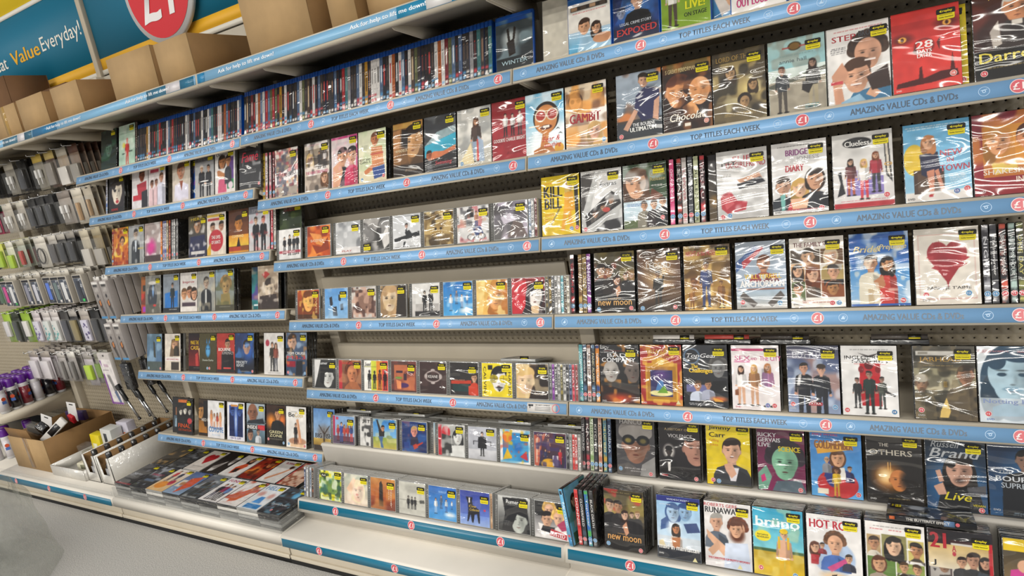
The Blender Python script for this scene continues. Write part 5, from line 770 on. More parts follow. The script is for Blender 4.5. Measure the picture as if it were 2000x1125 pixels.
do_row('L3', 0.012, 1.017, r'''
-2.3676|d|0|orange and red cover half hidden at the left|G a86a2c a83a2c;R 10 24 90 40 3a3a34;R 0 46 100 70 b83a2c;M 4a2c20 .6 4 .55 3;R 10 82 60 96 9a3cb0|b
-2.2996|d|1|grey cover with a dark blue arch and glowing rim|G 8a8a84 6a6860;E 46 56 30 34 3a3e44;E 50 40 8 22 7aa0d0 .6;E 46 20 34 6 d8d4cc .4;R 0 76 100 100 5a584e .7;M d8d4cc .4 6 .66 4;E 60 80 10 3 c0403c|k|2
-2.1461|d|0|blue cover with a kneeling man in black|G 8a9098 6a7884;P 2c70b8 10 50 90 44 90 86 10 90;S 58 24 96 b08c74 2a2018 2a3436 24282c;R 0 88 100 100 2a2c2e;C 60 92 50 1 c8c8c8|k
-2.0099|d|0|white cover with three men's faces and red title|G d8d4d0 ccc4bc;T 50 25 8 70 a83440 Improv;F 22 56 15 d0986e 6a4a30 s;F 54 52 15 c88c68 4a3424 s;F 82 56 16 d09a78 2a2018 w;R 0 88 100 100 dcd6d0;P 4a3c44 10 76 90 76 90 86 10 86|k
-1.8737|d|0|grey cover, man in dark suit and silver tie|G a4a4a0 8c8c84;B 50 30 14 b09884 3a3632 s 2c2e30 2.1 100;R 44 46 52 80 c0c0bc;M c8bca0 .5 6 .6 3|k
-1.7375|d|1|pale blue sky, clay-coloured giant face|G 8aa4bc 7a7458;F 56 44 22 a88a58 8a6c40 k;P 8a7a4a 30 60 76 58 84 100 26 100;M 5a5c3c .7 6 .55 3;R 0 86 100 100 4a4838;C 50 90 60 1 c8c4b8|k
-1.5081|d|0|teal and purple cover half hidden by the next|G 2a5c60 2a8a8c;M 5a3a8a .8 4 .5 3;M c8907a .6 5 .6 6;M 0f3c44 .6 5 .55 8;R 10 88 40 92 d8e0e0|b
-1.4432|d|2|sepia cover of a bearded man holding a child's head|G b8a48c 4a3c32;F 56 56 24 c8b49c 3a302a s;M d8c8b0 .6 4 .5 3;P a83a34 20 20 40 12 60 20 36 30;P 3a302c 10 70 90 66 100 100 0 100;M efe6da .5 7 .64 6||2
''')
do_row('L4', 0.012, 0.71, r'''
-2.4436|d|0|stormy blue cover, ship mast in the middle|G 5a7484 4a6a90;M 8aa8c0 .7 4 .5 3;P 3a3c34 42 20 54 24 60 66 46 64;R 0 76 100 100 4a5450;O 12 95 12 4a86b4;O 90 95 12|k
-2.2840|d|1|white and brown cover, couple dancing above a title bar|G d8cfc4 d0c4b0;P 6a5640 44 16 90 10 96 60 30 62;F 58 30 12 d0a080 8a6a40 w;B 74 22 10 b08464 2a2018 s 3a3428 1.6 60;R 0 64 100 74 e0d8d4;T 50 69 4 80 b85a5c LAST_DANCE_HALL;P 3a342c 40 76 90 76 90 98 40 98|k
-2.1107|d|0|dark red cover with yellow capitals|G 1c1210 8a1f1c;T 38 24 10 50 d8b02c MAKE_THE;T 38 38 10 50 d8b02c CASE;P c8a078 60 40 94 30 94 80 70 86;P b03a34 40 56 56 50 60 88 44 88;R 0 86 100 100 1c1614;C 54 91 60 1 c8c0b8|b
-1.9975|d|1|olive cover with a long blue mask|G 4c4526 3a3520;E 50 44 17 20 3a7ab0 .4;E 50 46 13 17 5aa0d0 .5;E 44 40 3 2 1c2c3c;E 56 40 3 2 1c2c3c;P 3a7ab0 40 24 44 12 48 28;P 3a7ab0 54 28 58 12 62 24;T 50 69 5 64 c0c4b8 Donnie_Darko;O 46 90 15 4a86b4;O 58 90 15|k|2
-1.8613|d|0|red cover, man in black with bold white title|G a8362c b03a30;B 60 28 13 b08468 2a1c16 s 231f20 2.6 92;X 44 41 8 70 e0dcd8 BOURNE;T 62 50 7 66 a8a4a2 SUPREMACY;R 0 92 100 100 2a2422;R 36 86 80 90 c84a44|k
-1.7251|d|1|blue streaked cover, man's profile and white title|G 2c3c6a 1f2024;E 70 40 40 40 2a5cb0 .8;F 62 36 18 b08a78 2a2018 s;M 4a8ad8 .6 5 .58 3;T 36 72 7 60 c4c8cc MINORITY;T 28 80 7 42 c4c8cc REPORT;C 46 94 60 1 8a8a8c;O 92 94 12|k
-1.5210|d|1|white cover with a couple leaning on each other|G d8d4d0 d0ccc8;E 18 24 10 8 a83a4a;S 42 22 92 c09478 3a2a20 3a342c 2a2826;S 60 24 92 c8a088 4a2c1c 8a4a3c 4a4a50 l;C 50 95 70 1 8a8684|k
-1.3786|d|3|blue and black cover with bold white and red words|G 4a5a74 2c3e58;F 30 24 20 c8a088 3a2a20 s;P 1c1c20 0 36 30 34 60 60 0 62;M a8bcd0 .6 5 .58 3;X 50 48 6 88 e0dcda TOM_CRUISE;X 50 58 8 88 c03c40 M:I-3;R 4 66 46 80 8a1c2c;M e0903a .5 8 .68 6;P 1c2028 50 66 80 64 80 100 46 100;O 10 93 15;O 90 94 15 4a86b4|k
''')
do_row('L5', 0.012, 0.352, r'''
-2.4178|d|0|black cover with a boxed portrait, at the left end|G 2a2826 1f1d1c;R 20 28 60 50 8a5c40;F 40 42 12 c09070 3a2418 s;R 10 52 70 84 4a5a64;P 8aa0b0 20 60 60 56 64 84 16 84|b
-2.3538|d|1|black cover with pale faces and orange title|G 262422 1c1a19;R 10 4 70 12 c8682c;F 26 38 10 c8c4b8 1c1816 l;F 54 34 11 d8d4c8 1c1816 l;F 84 36 10 a8a49c 1c1816 l;E 84 62 15 8 b83a3c;T 50 76 11 80 c8501c FINAL;T 54 88 6 84 a8441c DESTINATION|k|2
-2.1903|d|0|amber and black cover, bearded face and white capitals|G 3a2c1c b8741c;F 10 34 22 b88448 2a1c10 w;R 30 4 86 60 1c1814;P 2a1c10 30 60 90 60 96 76 36 74;T 58 56 8 78 d0ccc4 NED_KELLY;P 2a1c10 50 76 66 72 70 92 54 92;R 0 92 100 100 1f1712|b
-2.0884|d|1|white cover, group of women dancing above blue word|G dcdcdc d6d4d6;S 22 26 74 d0a080 8a5a30 d8905c c8784c l;S 40 34 76 d0a080 6a4020 e0d8d0 c88a60 l;S 58 32 76 d0a080 3a2418 b84a3c c8885c l;S 76 30 76 d0a080 a87a40 d8a070 c87a4c l;X 50 77 14 88 2c78b8 COYOTE;C 48 90 50 2 8ab0d0|k|2
-1.9332|d|1|white-edged cover, blue twin silhouettes|G e0e0e4 d8d8e0;R 12 8 90 90 2c4a94;E 50 50 10 46 a8bce0 .8;P 16224e 12 30 36 20 44 90 12 90;P 16224e 64 20 90 26 90 90 58 90;F 30 26 11 3a5aa0 16224e s;F 72 26 11 3a5aa0 16224e s;R 20 6 60 12 c8883c;T 50 94 5 60 5a3a84 FACE_OFF|k
-1.7853|d|1|close face of a man above a white and red title|G a8b4bc 4a5a64;F 34 24 26 8a5c44 2a1c18 b;P 24282e 10 44 90 36 100 50 0 52;R 0 54 100 66 26282c;X 32 60 9 56 e4e0de INSIDE;R 62 54 100 66 b8202c;X 80 60 9 32 d84a4c MAN;V 67 100 6a8494 3c4a50;F 20 82 14 a87c64 2a1c18 s;B 64 72 8 b08c78 2a2220 s c8ccd0 2 100|k
-1.6441|d|1|fiery dark cover, man in black with boxed title|G 3a2418 1f1a18;E 26 40 36 24 e0862c .8;E 84 36 26 20 d8702c .8;B 60 22 14 c08a64 2a1c14 s 1f1c1a 2.4 100;T 50 67 7 70 d8d0a4 GREEN;T 50 76 7 66 d8d0a4 ZONE;C 50 84 70 1 b0a890;O 10 86 15;O 90 92 15 4a86b4|k
-1.5056|d|3|white cover, man in black striding off a vinyl record|G e2dfda dcd8d2;E 56 84 44 9 b08468;E 56 83 20 4 8a5c44;S 48 40 92 b88c70 1c1816 1f1f22 1c1c1e;P d8a888 50 32 60 28 72 88 64 88;P c88c64 56 34 62 30 78 86 70 88;X 28 20 11 30 2a2a2a Be;L 64 20 11 42 c8a85a Cool;C 40 12 30 1 8a8a88;R 20 91 90 98 dcb894;O 12 92 12 4a86b4;O 92 94 12|k
-1.3273|d|5|blue sky cover, bare tree over yellow grass|G 5a88c0 b4c4d0;V 70 88 c8a850 8a6a2c;E 50 56 40 24 6a5440 .5 .55;P 3a2c20 46 78 50 40 54 78;P 3a2c20 48 60 24 40 26 38 50 56;P 3a2c20 50 58 76 38 78 40 52 62;R 0 86 100 100 3a3028;T 48 64 11 80 2a2420 BIG_FISH|k
''')
do_row('M0F', 0.012, 1.737, r'''
-0.0659|b|0|dark winter cover with a stag, ending the packed row|G 3a4448 2a3034;R 0 0 100 8 0d4fa8;M 8aa0a8 .7 4 .5 3;E 40 40 30 26 c0c8c8 .7;P 241c18 30 46 50 40 54 70 36 74;P 241c18 30 20 34 46 40 44 36 18;P 241c18 50 16 46 42 52 42 56 20;R 0 76 100 100 1f2426;T 50 86 8 70 a8c0c8 WINTER|
''')
# ---------------------------------------------------------------- packed rows of blue-topped film cases, spines out
BT, BD, BH = .0134, .134, .171
BSP = G().box(-BT/2+.0003, BT/2-.0003, 0, BD, 0, BH, b=.0018).mesh('film_spine_case', 'blue_case')
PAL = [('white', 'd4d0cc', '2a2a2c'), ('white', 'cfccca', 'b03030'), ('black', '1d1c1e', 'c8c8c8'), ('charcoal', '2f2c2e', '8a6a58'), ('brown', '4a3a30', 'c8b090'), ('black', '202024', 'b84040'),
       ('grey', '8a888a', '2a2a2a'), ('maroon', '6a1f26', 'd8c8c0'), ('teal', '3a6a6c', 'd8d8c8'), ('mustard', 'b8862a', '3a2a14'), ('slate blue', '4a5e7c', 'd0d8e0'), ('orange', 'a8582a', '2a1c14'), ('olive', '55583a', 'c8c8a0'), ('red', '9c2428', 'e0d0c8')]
BSM = []
for i in range(40):
    rr = random.Random(i); n, c, a = PAL[i % len(PAL)] if i < 14 else PAL[rr.choice([0, 0, 1, 2, 2, 2, 3, 3, 3, 4, 5, 5, 6, 7, 10])]  # mostly dark picks: shade under the overhead shelf put into spine colours
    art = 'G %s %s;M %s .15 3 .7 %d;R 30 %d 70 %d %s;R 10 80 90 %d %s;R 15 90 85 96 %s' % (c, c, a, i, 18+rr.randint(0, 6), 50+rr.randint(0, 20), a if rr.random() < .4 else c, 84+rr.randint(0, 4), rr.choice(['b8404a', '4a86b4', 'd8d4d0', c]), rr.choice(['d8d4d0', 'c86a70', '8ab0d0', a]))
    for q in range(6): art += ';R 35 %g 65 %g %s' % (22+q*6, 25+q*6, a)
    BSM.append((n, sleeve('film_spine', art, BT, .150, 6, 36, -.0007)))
def packed(x0, x1, y, z, where, seed):
    rr = random.Random(seed); x = x0+BT/2; n = 0; cnt = {}
    while x < x1:
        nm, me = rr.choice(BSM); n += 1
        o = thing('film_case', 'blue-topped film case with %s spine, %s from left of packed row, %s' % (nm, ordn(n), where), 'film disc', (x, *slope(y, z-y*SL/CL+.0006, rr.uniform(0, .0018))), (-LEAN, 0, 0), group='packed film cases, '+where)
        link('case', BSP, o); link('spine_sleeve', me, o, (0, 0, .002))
        x += BT+.0002+(rr.uniform(0, .002) if rr.random() < .15 else 0)
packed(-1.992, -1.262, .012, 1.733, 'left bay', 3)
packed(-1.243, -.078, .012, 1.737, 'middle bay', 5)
# ---------------------------------------------------------------- face-up cases in the left bay's clear tray
def flat_case(x, y, z, art, label, rz=0, rx=-PI/2):
    return face_case('d', x, y, z, art, label, 'k', 'M', (rx, 0, rz), (36, 50))
FL1 = [('dark cover with silver script, left end', 'G 34343a 26262c;M 8a8c94 .6 5 .64 3;I 40 50 10 60 b8bcc4 Nights;R 0 94 100 100 8a2c34'), ('dark cover with pink title', 'G 3a3c44 2a2c32;M b0b8c4 .7 5 .6 5;T 50 40 8 70 b83a58 FIRST;R 20 60 80 70 5a6a80'),
       ('white cover, people above orange and red', 'G e0dad4 d8b078;S 30 6 60 c89070 2a1c14 c83a3c 3a3040;S 62 8 60 c89070 5a3018 2a2a3c 3a3040;E 40 74 30 16 d8882c;E 74 60 14 12 b02c44'), ('blue cover, red dress and cream square', 'G 4a5c8a 8aa0b8;R 6 40 34 70 d8cfc0;P c8502c 34 30 80 16 90 60 50 96;E 30 56 14 8 b07a50'),
       ('grey cover of soldiers in fog', 'G 6a7078 3a3e40;M b0b4b4 .7 5 .55 3;S 40 20 90 6a6058 2a2a2a 3a3e3a 2a2e2a;S 66 30 94 6a6058 2a2a2a 4a4a40 2a2e2a'), ('white cover, dark figures with pink title', 'G e2dfdd dcd8d6;T 50 12 10 76 b83a6a FUNNY;S 30 26 94 c89878 2a1c14 2a2a34 3a3a4a;S 52 24 92 c89878 2a1c14 8a2c50 2a2a30;S 74 28 94 c89878 2a1c14 5a7ab0 2a2a30'),
       ('white cover, red curled figure', 'G e2dedb dcd6d2;M b84a30 .9 4 .5 3;P c05a34 20 60 60 26 84 40 60 80 30 90;F 70 24 14 c88060 5a2018 s;C 40 92 50 1 b06a60'), ('white cover, blue title and dancers', 'G dfe0e2 d8dadc;T 50 14 16 80 5a90c0 HELLO;E 24 40 20 14 c89890 .6;E 76 44 18 14 c89890 .6;P 3a86c8 40 50 60 50 70 76 30 76;R 20 80 90 96 2c7ab8'),
       ('black cover with blue mask, right end stack', 'G 33353a 26282c;E 66 26 18 16 4a9ac8 .5;M 8ac8e8 .5 8 .62 3;T 50 66 6 70 c8ccd0 Donnie_Darko;O 46 88 15')]
FL2 = [('dark cover of gold figures, left end', 'G 38322c 2a2622;M b08a50 .7 6 .6 3'), ('black cover with grey lettering', 'G 2a2c30 34363a;M 8a8e94 .6 6 .62 5;C 50 40 70 4 9a9ca0'), ('pale cover with splattered red heart', 'G d8d0c8 d2cac2;E 38 34 18 15 a82028;E 64 34 18 15 a82028;P a82028 22 40 80 40 52 70;C 50 80 60 1 6a6a6a'),
       ('black cover with white wing shape', 'G 241f1e 2a2422;P d8d4d0 20 70 60 40 50 90 30 96;P d8d4d0 70 10 96 20 90 60 74 50;M 3a322e .5 4 .5 3'), ('white cover with a red dancer', 'G dcd6d2 dcd8d4;P c8502c 30 60 60 34 80 50 60 84 40 90;F 64 22 12 c89070 2a1814 l;P 2a1c1a 40 66 60 60 66 80 44 86'), ('fiery red and orange cover', 'G a8301c 7a2014;M e08a3a .8 4 .5 3;M 3a120c .7 5 .6 6;F 70 30 14 c87a4c 5a2014 l'),
       ('white cover with bare legs and pink title', 'G e0dcd9 dcd8d4;T 56 12 9 70 b0304a ROMANCE;P c89070 20 84 60 50 76 30 84 36 66 60 30 92;E 76 28 10 7 4a2c1c'), ('white cover with red border, crowd of faces', 'G d8c8b8 c8a088;R 0 0 8 100 b8202c;R 0 0 100 5 b8202c;M 8a4a34 .8 8 .5 3;M e8c8b0 .7 8 .55 6')]
zd = .1465
for k, (lab, art) in enumerate(FL1):
    x = -2.412+k*.1362; n = 4
    for j in range(n):
        o = link('dvd_case', CASES['dw' if (k in (2, 6, 7) and j == n-1) else 'dg' if (k+j) % 3 == 0 else 'd'], None, (x, -.292+.0145*0, zd+.0005+.0152*j), (-PI/2, 0, 0))
        o.location.z += .0; tag(o, '%s case up under the %s, clear tray front row' % (ordn(j+1), short(lab.replace(',', ''), 7)), 'dvd', 'cases stacked under the front tray covers')
        o.location = (x, -.292, zd+.0152*(j+1)-.0002)
    flat_case(x, -.292, zd+.0152*(n+1)-.0002, art, 'DVD lying in clear tray, front row: '+lab)
bk = G()
for k, (lab, art) in enumerate(FL2):
    x = -2.408+k*.139; n = 4
    for j in range(n): bk.box(x-.0675, x+.0675, -.096, .094, zd+.0152*j, zd+.0152*j+.0145, '2a2a2b', .002)
    flat_case(x, -.096, zd+.0152*(n+1)-.0002, art, 'DVD lying in clear tray, back row: '+lab)
tag(link('dvd_case_stacks', bk.mesh('dvd_case_stacks', 'grey_case')), 'DVD cases hidden under the back row of covers in the clear tray', 'dvd', None, 'stuff')
t = thing('clear_tray', 'clear acrylic tray lip along the front of the left bay deck', 'tray', (-2.49, -.305, .1465))
link('front_wall', G().box(0, 1.239, 0, .003, 0, .055).mesh('tray_wall', 'acrylic'), t)
link('end_wall', G().prism([(0, 0), (.30, 0), (.30, .055), (0, .055)], 1.2365, 1.2395).mesh('tray_wall', 'acrylic'), t)
link('end_wall', G().prism([(0, 0), (.10, 0), (.10, .04), (0, .055)], 0, .003).mesh('tray_wall', 'acrylic'), t)
# lying and leaning odd cases
o = flat_case(1.104, -.058, .4300, 'G 3a4454 8aa0b8;M e0e8f0 .8 4 .5 3;M 1c2028 .7 4 .55 5;P 2a3240 0 60 60 40 100 70 100 100 0 100;M a89a60 .5 5 .62 8', 'DVD lying sideways across the bottom row tops, white capitals on its black spine', PI/2)
o.rotation_euler = (Matrix.Rotation(-.36, 4, 'X') @ Euler((-PI/2, 0, PI/2)).to_matrix().to_4x4()).to_euler()
g = G().box(-.094, .094, -.0006, 0, -.0068, .0068, '1f2024'); g.text('THE BUTTERFLY EFFECT', -.006, 0, .092, .0062, -.0010, 'd8d4cc', 'T'); g.disc(.056, 0, .0045, -.0010, 'c8505a', 12); g.box(-.088, -.076, -.0010, -.0005, -.004, .004, 'c8602c'); g.box(.028, .05, -.0009, -.0005, -.0066, .0066, '5a7aa0')
c = link('spine_sleeve', g.mesh('lying_spine', 'print'), o); c.matrix_local = Matrix(((0, 1, 0, -.0677), (0, 0, -1, .00725), (-1, 0, 0, .095), (0, 0, 0, 1)))
o = face_case('d', .041, -.122, .2320, 'G 7ab4d0 5a9a9c;R 0 0 8 100 6ab4dc;F 36 30 12 b89078 3a2418 l;F 62 24 12 c0987c 8a6a40 l;F 84 30 11 b89078 5a3420 l;P a8a49c 20 50 100 44 100 70 20 74;M 4a7a6a .6 5 .55 3;R 8 80 100 100 3a5a44', 'pale blue DVD tilting sideways beside the red spine at the left of the bottom row', 'k', 'R')
o.rotation_euler = (Matrix.Rotation(-.17, 4, 'X') @ Matrix.Rotation(-.13, 4, 'Y') @ Matrix.Rotation(PI/2-.12, 4, 'Z')).to_euler()
g = G().box(-.094, .094, -.0006, 0, -.0068, .0068, '6ab4dc'); g.text('THE CLASSIC', -.01, 0, .085, .0075, -.0010, 'e4f0f6', 'T'); g.box(-.088, -.076, -.0010, -.0005, -.004, .004, '2a3a4a'); g.disc(.06, 0, .0045, -.0010, 'c8505a', 12); g.box(.07, .09, -.0009, -.0005, -.006, .006, '3a8ac0')
c = link('spine_sleeve', g.mesh('tilted_spine', 'print'), o); c.matrix_local = Matrix(((0, 1, 0, -.0677), (0, 0, -1, .00725), (-1, 0, 0, .095), (0, 0, 0, 1)))
for i, (x, c) in enumerate([(.36, 'cfcac4'), (.52, 'b04038'), (.68, '3a3430'), (.96, '4a4440')]):
    y, zz = slope(.012, .657, .002, .2055)
    o = face_case('d', x, y, zz, 'G %s %s;M 2a2a2a .6 4 .55 %d' % (c, c, i), 'DVD lying flat on the fifth shelf row, %s spine towards the aisle, right bay' % ('pale', 'red', 'dark brown', 'grey brown')[i], '', 'M', (-PI/2-LEAN, 0, 0), (20, 28))
    g = G().box(-.064, .064, -.0009, -.0002, .001, .0135, c); g.box(.02, .05, -.0013, -.0008, .001, .013, '1d1c14'); g.box(.022, .048, -.0016, -.0012, .001, .005, 'c8b81a')
    link('spine_sleeve', g.mesh('flat_spine', 'print'), o, (0, -.0001, -.0012), (PI/2, 0, 0))
for i, (x, d, zz, wh) in enumerate([(-.20, .002, .658, 'on the fifth shelf discs above the blonde cover'), (-1.09, .06, .4005, 'on the upper step discs, behind the line of people'), (-.80, .065, .4005, 'on the upper step discs, left of centre'), (-.30, .06, .4005, 'on the upper step discs, behind the orange shapes'), (-.09, .065, .4005, 'on the upper step discs, at the right end')]):
    y, zz = slope(.012, zz, d, .1245+.0118)
    o = face_case('c', x, y, zz, 'G 77736c 5f5b55;M a8a49c .7 5 .5 %d' % i, 'CD lying flat '+wh, '', 'M', (-PI/2-LEAN, 0, 0), (16, 20))
    g = G().box(.01, .045, -.0012, -.0004, .0008, .0095, '17160f'); g.box(.014, .041, -.0015, -.0010, .0008, .003, 'd8c81a'); link('price_sticker', g.mesh('edge_sticker', 'flat_print'), o, (0, -.0002, 0), (PI/2, 0, 0))
# the discs too deep on the upper step to pick apart
g = G()
for k in range(8):
    for j in range(6): g.box(-1.225+k*.147, -1.225+k*.147+.142, .0108*(j+8.9), .0108*(j+8.9)+.0100, 0, .1245-.001*((j*k) % 3), 'a3a3a0')
o = tag(link('cd_case_rows', g.mesh('cd_case_rows', 'jewel'), None, (0, *slope(.012, .4005, 0)), (-LEAN, 0, 0)), 'rows of clear CD cases filling the back of the upper step', 'cd', 'clear cases deep on the upper step', 'stuff')
# ---------------------------------------------------------------- cardboard cartons on the overhead shelves
def carton(name, label, x, y, z, w, d, h, rz=0, open_top=True, lean=0, tape=False, c='card', flap=None):
    t = thing(name, label, 'box', (x, y, z), (lean, 0, rz), 'cardboard boxes on the overhead shelf' if z > 1 else None)
    th = .004
    link('front_panel', G().box(0, w, 0, th, 0, h).mesh('carton_front', 'card_pale' if c == 'card' else c), t)  # front in a paler card than the other panels
    link('back_panel', G().box(0, w, d-th, d, 0, h).mesh('carton_panel', c), t)
    link('side_panel', G().box(0, th, th, d-th, 0, h).mesh('carton_panel', c), t)
    link('side_panel', G().box(w-th, w, th, d-th, 0, h).mesh('carton_panel', c), t)
    link('bottom_panel', G().box(th, w-th, th, d-th, 0, th).mesh('carton_panel', c), t)
    if flap: link('flap', G().prism([(0, h), (0, h+flap), (.004, h+flap), (.004, h)], 0, w).mesh('carton_flap', c), t)
    if not open_top:
        link('top_panel', G().box(th, w/2, th, d-th, h-th, h).mesh('carton_panel', c), t); link('top_panel', G().box(w/2+.002, w-th, th, d-th, h-th, h).mesh('carton_panel', c), t)
    if tape: link('tape', G().box(w*.42, w*.58, -.0006, 0, h*.1, h, 'a8843c').mesh('tape', 'print'), t)
    return t
zt = 1.9725
carton('cardboard_box', 'crumpled brown box at the far left end of the overhead shelf', -2.93, -.09, zt, .26, .24, .15, tape=True)
carton('cardboard_box', 'small tan box, second from the left on the overhead shelf', -2.625, -.10, zt, .245, .26, .148)
carton('cardboard_box', 'tan box with a darker side, third from the left on the overhead shelf', -2.305, -.10, zt, .225, .27, .142)
t = carton('cardboard_box', 'leaning tan box with a notched corner, left of the round price sign', -1.835, -.095, zt+.0055, .29, .26, .165, .04, lean=-.02)
carton('cardboard_box', 'wide tan box directly under the round price sign', -1.49, -.10, zt, .208, .32, .155)
carton('cardboard_box', 'tall tan box with raised front flap, right of the round price sign', -.965, -.10, zt, .31, .30, .20, flap=.09)
carton('cardboard_box', 'last tan box before the shelf end, beside the tall one', -.567, -.10, zt, .11, .28, .24)
carton('cardboard_box', 'wide tan box seen side on at the right end of the overhead shelf', -.44, -.06, zt, .30, .25, .09)
t = carton('printed_carton', 'dark brown printed carton stacked behind the far left boxes', -3.49, .03, zt, .55, .21, .33, open_top=False, c='card_brown')
g = G(); g.text('BEANS', .27, .25, .3, .04, -.001, '5a4426', 'L'); g.text('24 x 1', .30, .17, .2, .035, -.001, '5a4426', 'L'); link('lettering', g.mesh('carton_lettering', 'matte'), t)
t = carton('printed_carton', 'low brown carton beside the tall printed carton', -2.865, .155, zt, .235, .095, .235, open_top=False, c='card_brown')
# ---------------------------------------------------------------- hanging accessory packs, far left bay
def hook(x, z, l=.25, lab='white and purple pack'):
    t = thing('peg_hook', 'steel peg hook holding the '+short(lab.replace(',', ''), 11), 'hook', (x, .265, z), group='steel peg hooks')
    g = G().rod((0, 0, 0), (0, -l, .004), .0022, 'b8b8b8', 6); link('prong', g.mesh('prong', 'metal'), t)
    link('tip', G().rod((0, -l, .004), (0, -l, .016), .0026, 'b8b8b8', 6).mesh('prong_tip', 'metal'), t); return t
def card_mesh(w, h, cols, art=None):
    g = G().box(-w/2, w/2, 0, .0012, -h, 0, cols, b=0); g.box(-.012, .012, -.0003, 0, -.014, -.009, '26241f'); return g.mesh('card', 'matte')
def pack(x, y, z, w, h, d, cardc, headc, prod, label, group, kind='blister', n=1, dy=.02, parts=None):
    """header card, clear blister and product; n copies back along the hook"""
    t = thing('blister_pack', label, 'pack', (x, y, z), (0, 0, 0), group)
    link('card', card_mesh(w, h, cardc), t, (0, d, 0))
    if headc: link('header', G().box(-w/2, w/2, -.0004, 0, -h*.22, 0, headc).mesh('header', 'matte'), t, (0, d, 0))
    link('product', prod(w, h, d), t)
    if kind == 'blister': link('blister', G().box(-w*.42, w*.42, 0, d-.0005, -h*.95, -h*.28, b=.004).mesh('blister', 'blister'), t)
    for j in range(1, n):
        c = copy_tree(t); c.location.y = y+dy*j; c['label'] = '%s pack back behind the %s' % (ordn(j), short(label.replace(',', ''), 11))
        c['group'] = 'packs hanging behind the '+short(label, 11)
    return t
def p_plug(w, h, d):
    g = G()
    for s in (-.2, .2): g.box(w*s-.010, w*s+.010, d*.3, d*.8, -h*.66, -h*.42, 'e2e0dc', b=.003); g.rod((w*s, d*.5, -h*.66), (w*s, d*.5, -h*.84), .004, 'e2e0dc', 6)
    return g.mesh('plugs', 'plastic')
def p_coil(c):
    def f(w, h, d):
        g = G(); n = 24; P = [(w*.30*math.cos(2*PI*k/n), -h*.62+h*.24*math.sin(2*PI*k/n)) for k in range(n)]
        for k in range(n): a, b = P[k], P[(k+1) % n]; g.rod((a[0], d*.5, a[1]), (b[0], d*.5, b[1]), .0045, c, 6)
        return g.mesh('cable_coil', 'plastic')
    return f
def p_slab(c, c2=None, fw=.36, top=.32, bot=.93):
    def f(w, h, d):
        g = G().box(-w*fw, w*fw, d*.25, d*.9, -h*bot, -h*top, c, b=.004)
        if c2:
            rr = random.Random(int(w*1e4)+len(c2))
            for k in range(9): g.disc(rr.uniform(-w*fw*.8, w*fw*.8), -h*rr.uniform(top+.06, bot-.06), rr.uniform(.004, .011), d*.25-.0008, c2, 8)
        return g.mesh('cased_item', 'plastic')
    return f
PG = 'accessory packs hanging in the far left bay'
Y0 = .03
def col(z, items):
    for (x, w, h, d, cc, hc, pr, lab, n, kind) in items:
        hook(x, z-.008, .25, lab)
        pack(x, Y0, z, w, h, d, cc, hc, pr, lab, PG, kind, n, d+.004)
col(1.895, [(-3.63, .10, .17, .028, '8a8478', None, p_plug, 'dim grey pack at the frame edge, top peg row', 6, 'blister'), (-3.50, .09, .17, .03, '2a2622', '6a5a3a', p_slab('1c1b1a'), 'black pack with tan header, top peg row', 6, 'blister'),
    (-3.26, .105, .175, .028, '8e887c', 'b0a898', p_plug, 'grey pack with white plugs, top peg row', 6, 'blister'), (-3.12, .09, .17, .03, '211f1d', None, p_slab('191817'), 'black pack between the two plug packs, top peg row', 6, 'blister'),
    (-2.94, .10, .185, .028, '8f8878', 'c8aa4a', p_plug, 'grey pack with mustard header, top peg row', 6, 'blister'), (-2.815, .095, .185, .03, '6a564a', 'c8b06a', p_slab('8a8278'), 'brown pack with mustard header, top peg row', 6, 'blister'),
    (-2.69, .10, .19, .03, 'b09c84', 'b8b0a0', p_slab('ddd8d0', None, .42, .5, .98), 'clear topped pack with white carton foot, top peg row', 7, 'blister'), (-2.575, .09, .19, .03, '8a7462', '5a3a2a', p_slab('9a948a', None, .42, .5, .98), 'brown pack with grey foot, last on the top peg row', 5, 'blister')])
col(1.685, [(-3.60, .10, .165, .026, 'a83a5a', '4a5a4a', p_slab('d8d4d0'), 'pink and white pack at the frame edge, second peg row', 6, 'blister'), (-3.43, .115, .17, .028, 'b4ac9e', 'd0c8ba', p_plug, 'pale pack with white plugs, second peg row', 6, 'blister'), (-3.27, .085, .165, .026, 'a8a094', 'd0cabc', p_plug, 'narrow grey pack with white plugs, second peg row', 6, 'blister'),
    (-3.15, .08, .165, .03, '242322', None, p_slab('1a1a1a'), 'first of three black packs, second peg row', 6, 'blister'), (-3.05, .08, .165, .03, '242322', None, p_slab('1f1e1e'), 'middle one of three black packs, second peg row', 6, 'blister'), (-2.95, .08, .165, .03, '1c1b1b', None, p_slab('1a1a1a'), 'last of three black packs, second peg row', 6, 'blister'),
    (-2.80, .125, .175, .03, '9e948a', '8a8078', p_plug, 'wide greyish pack with white cable, second peg row', 6, 'blister'), (-2.66, .10, .185, .026, 'c0b6a4', 'd8d0c0', p_slab('b08a5a', None, .1, .4, .9), 'pale pack with brown strips, second peg row', 5, 'blister'), (-2.555, .08, .17, .026, 'b8ae9c', None, p_slab('a8865a', None, .1, .4, .9), 'pale narrow pack, last on the second peg row', 4, 'blister')])
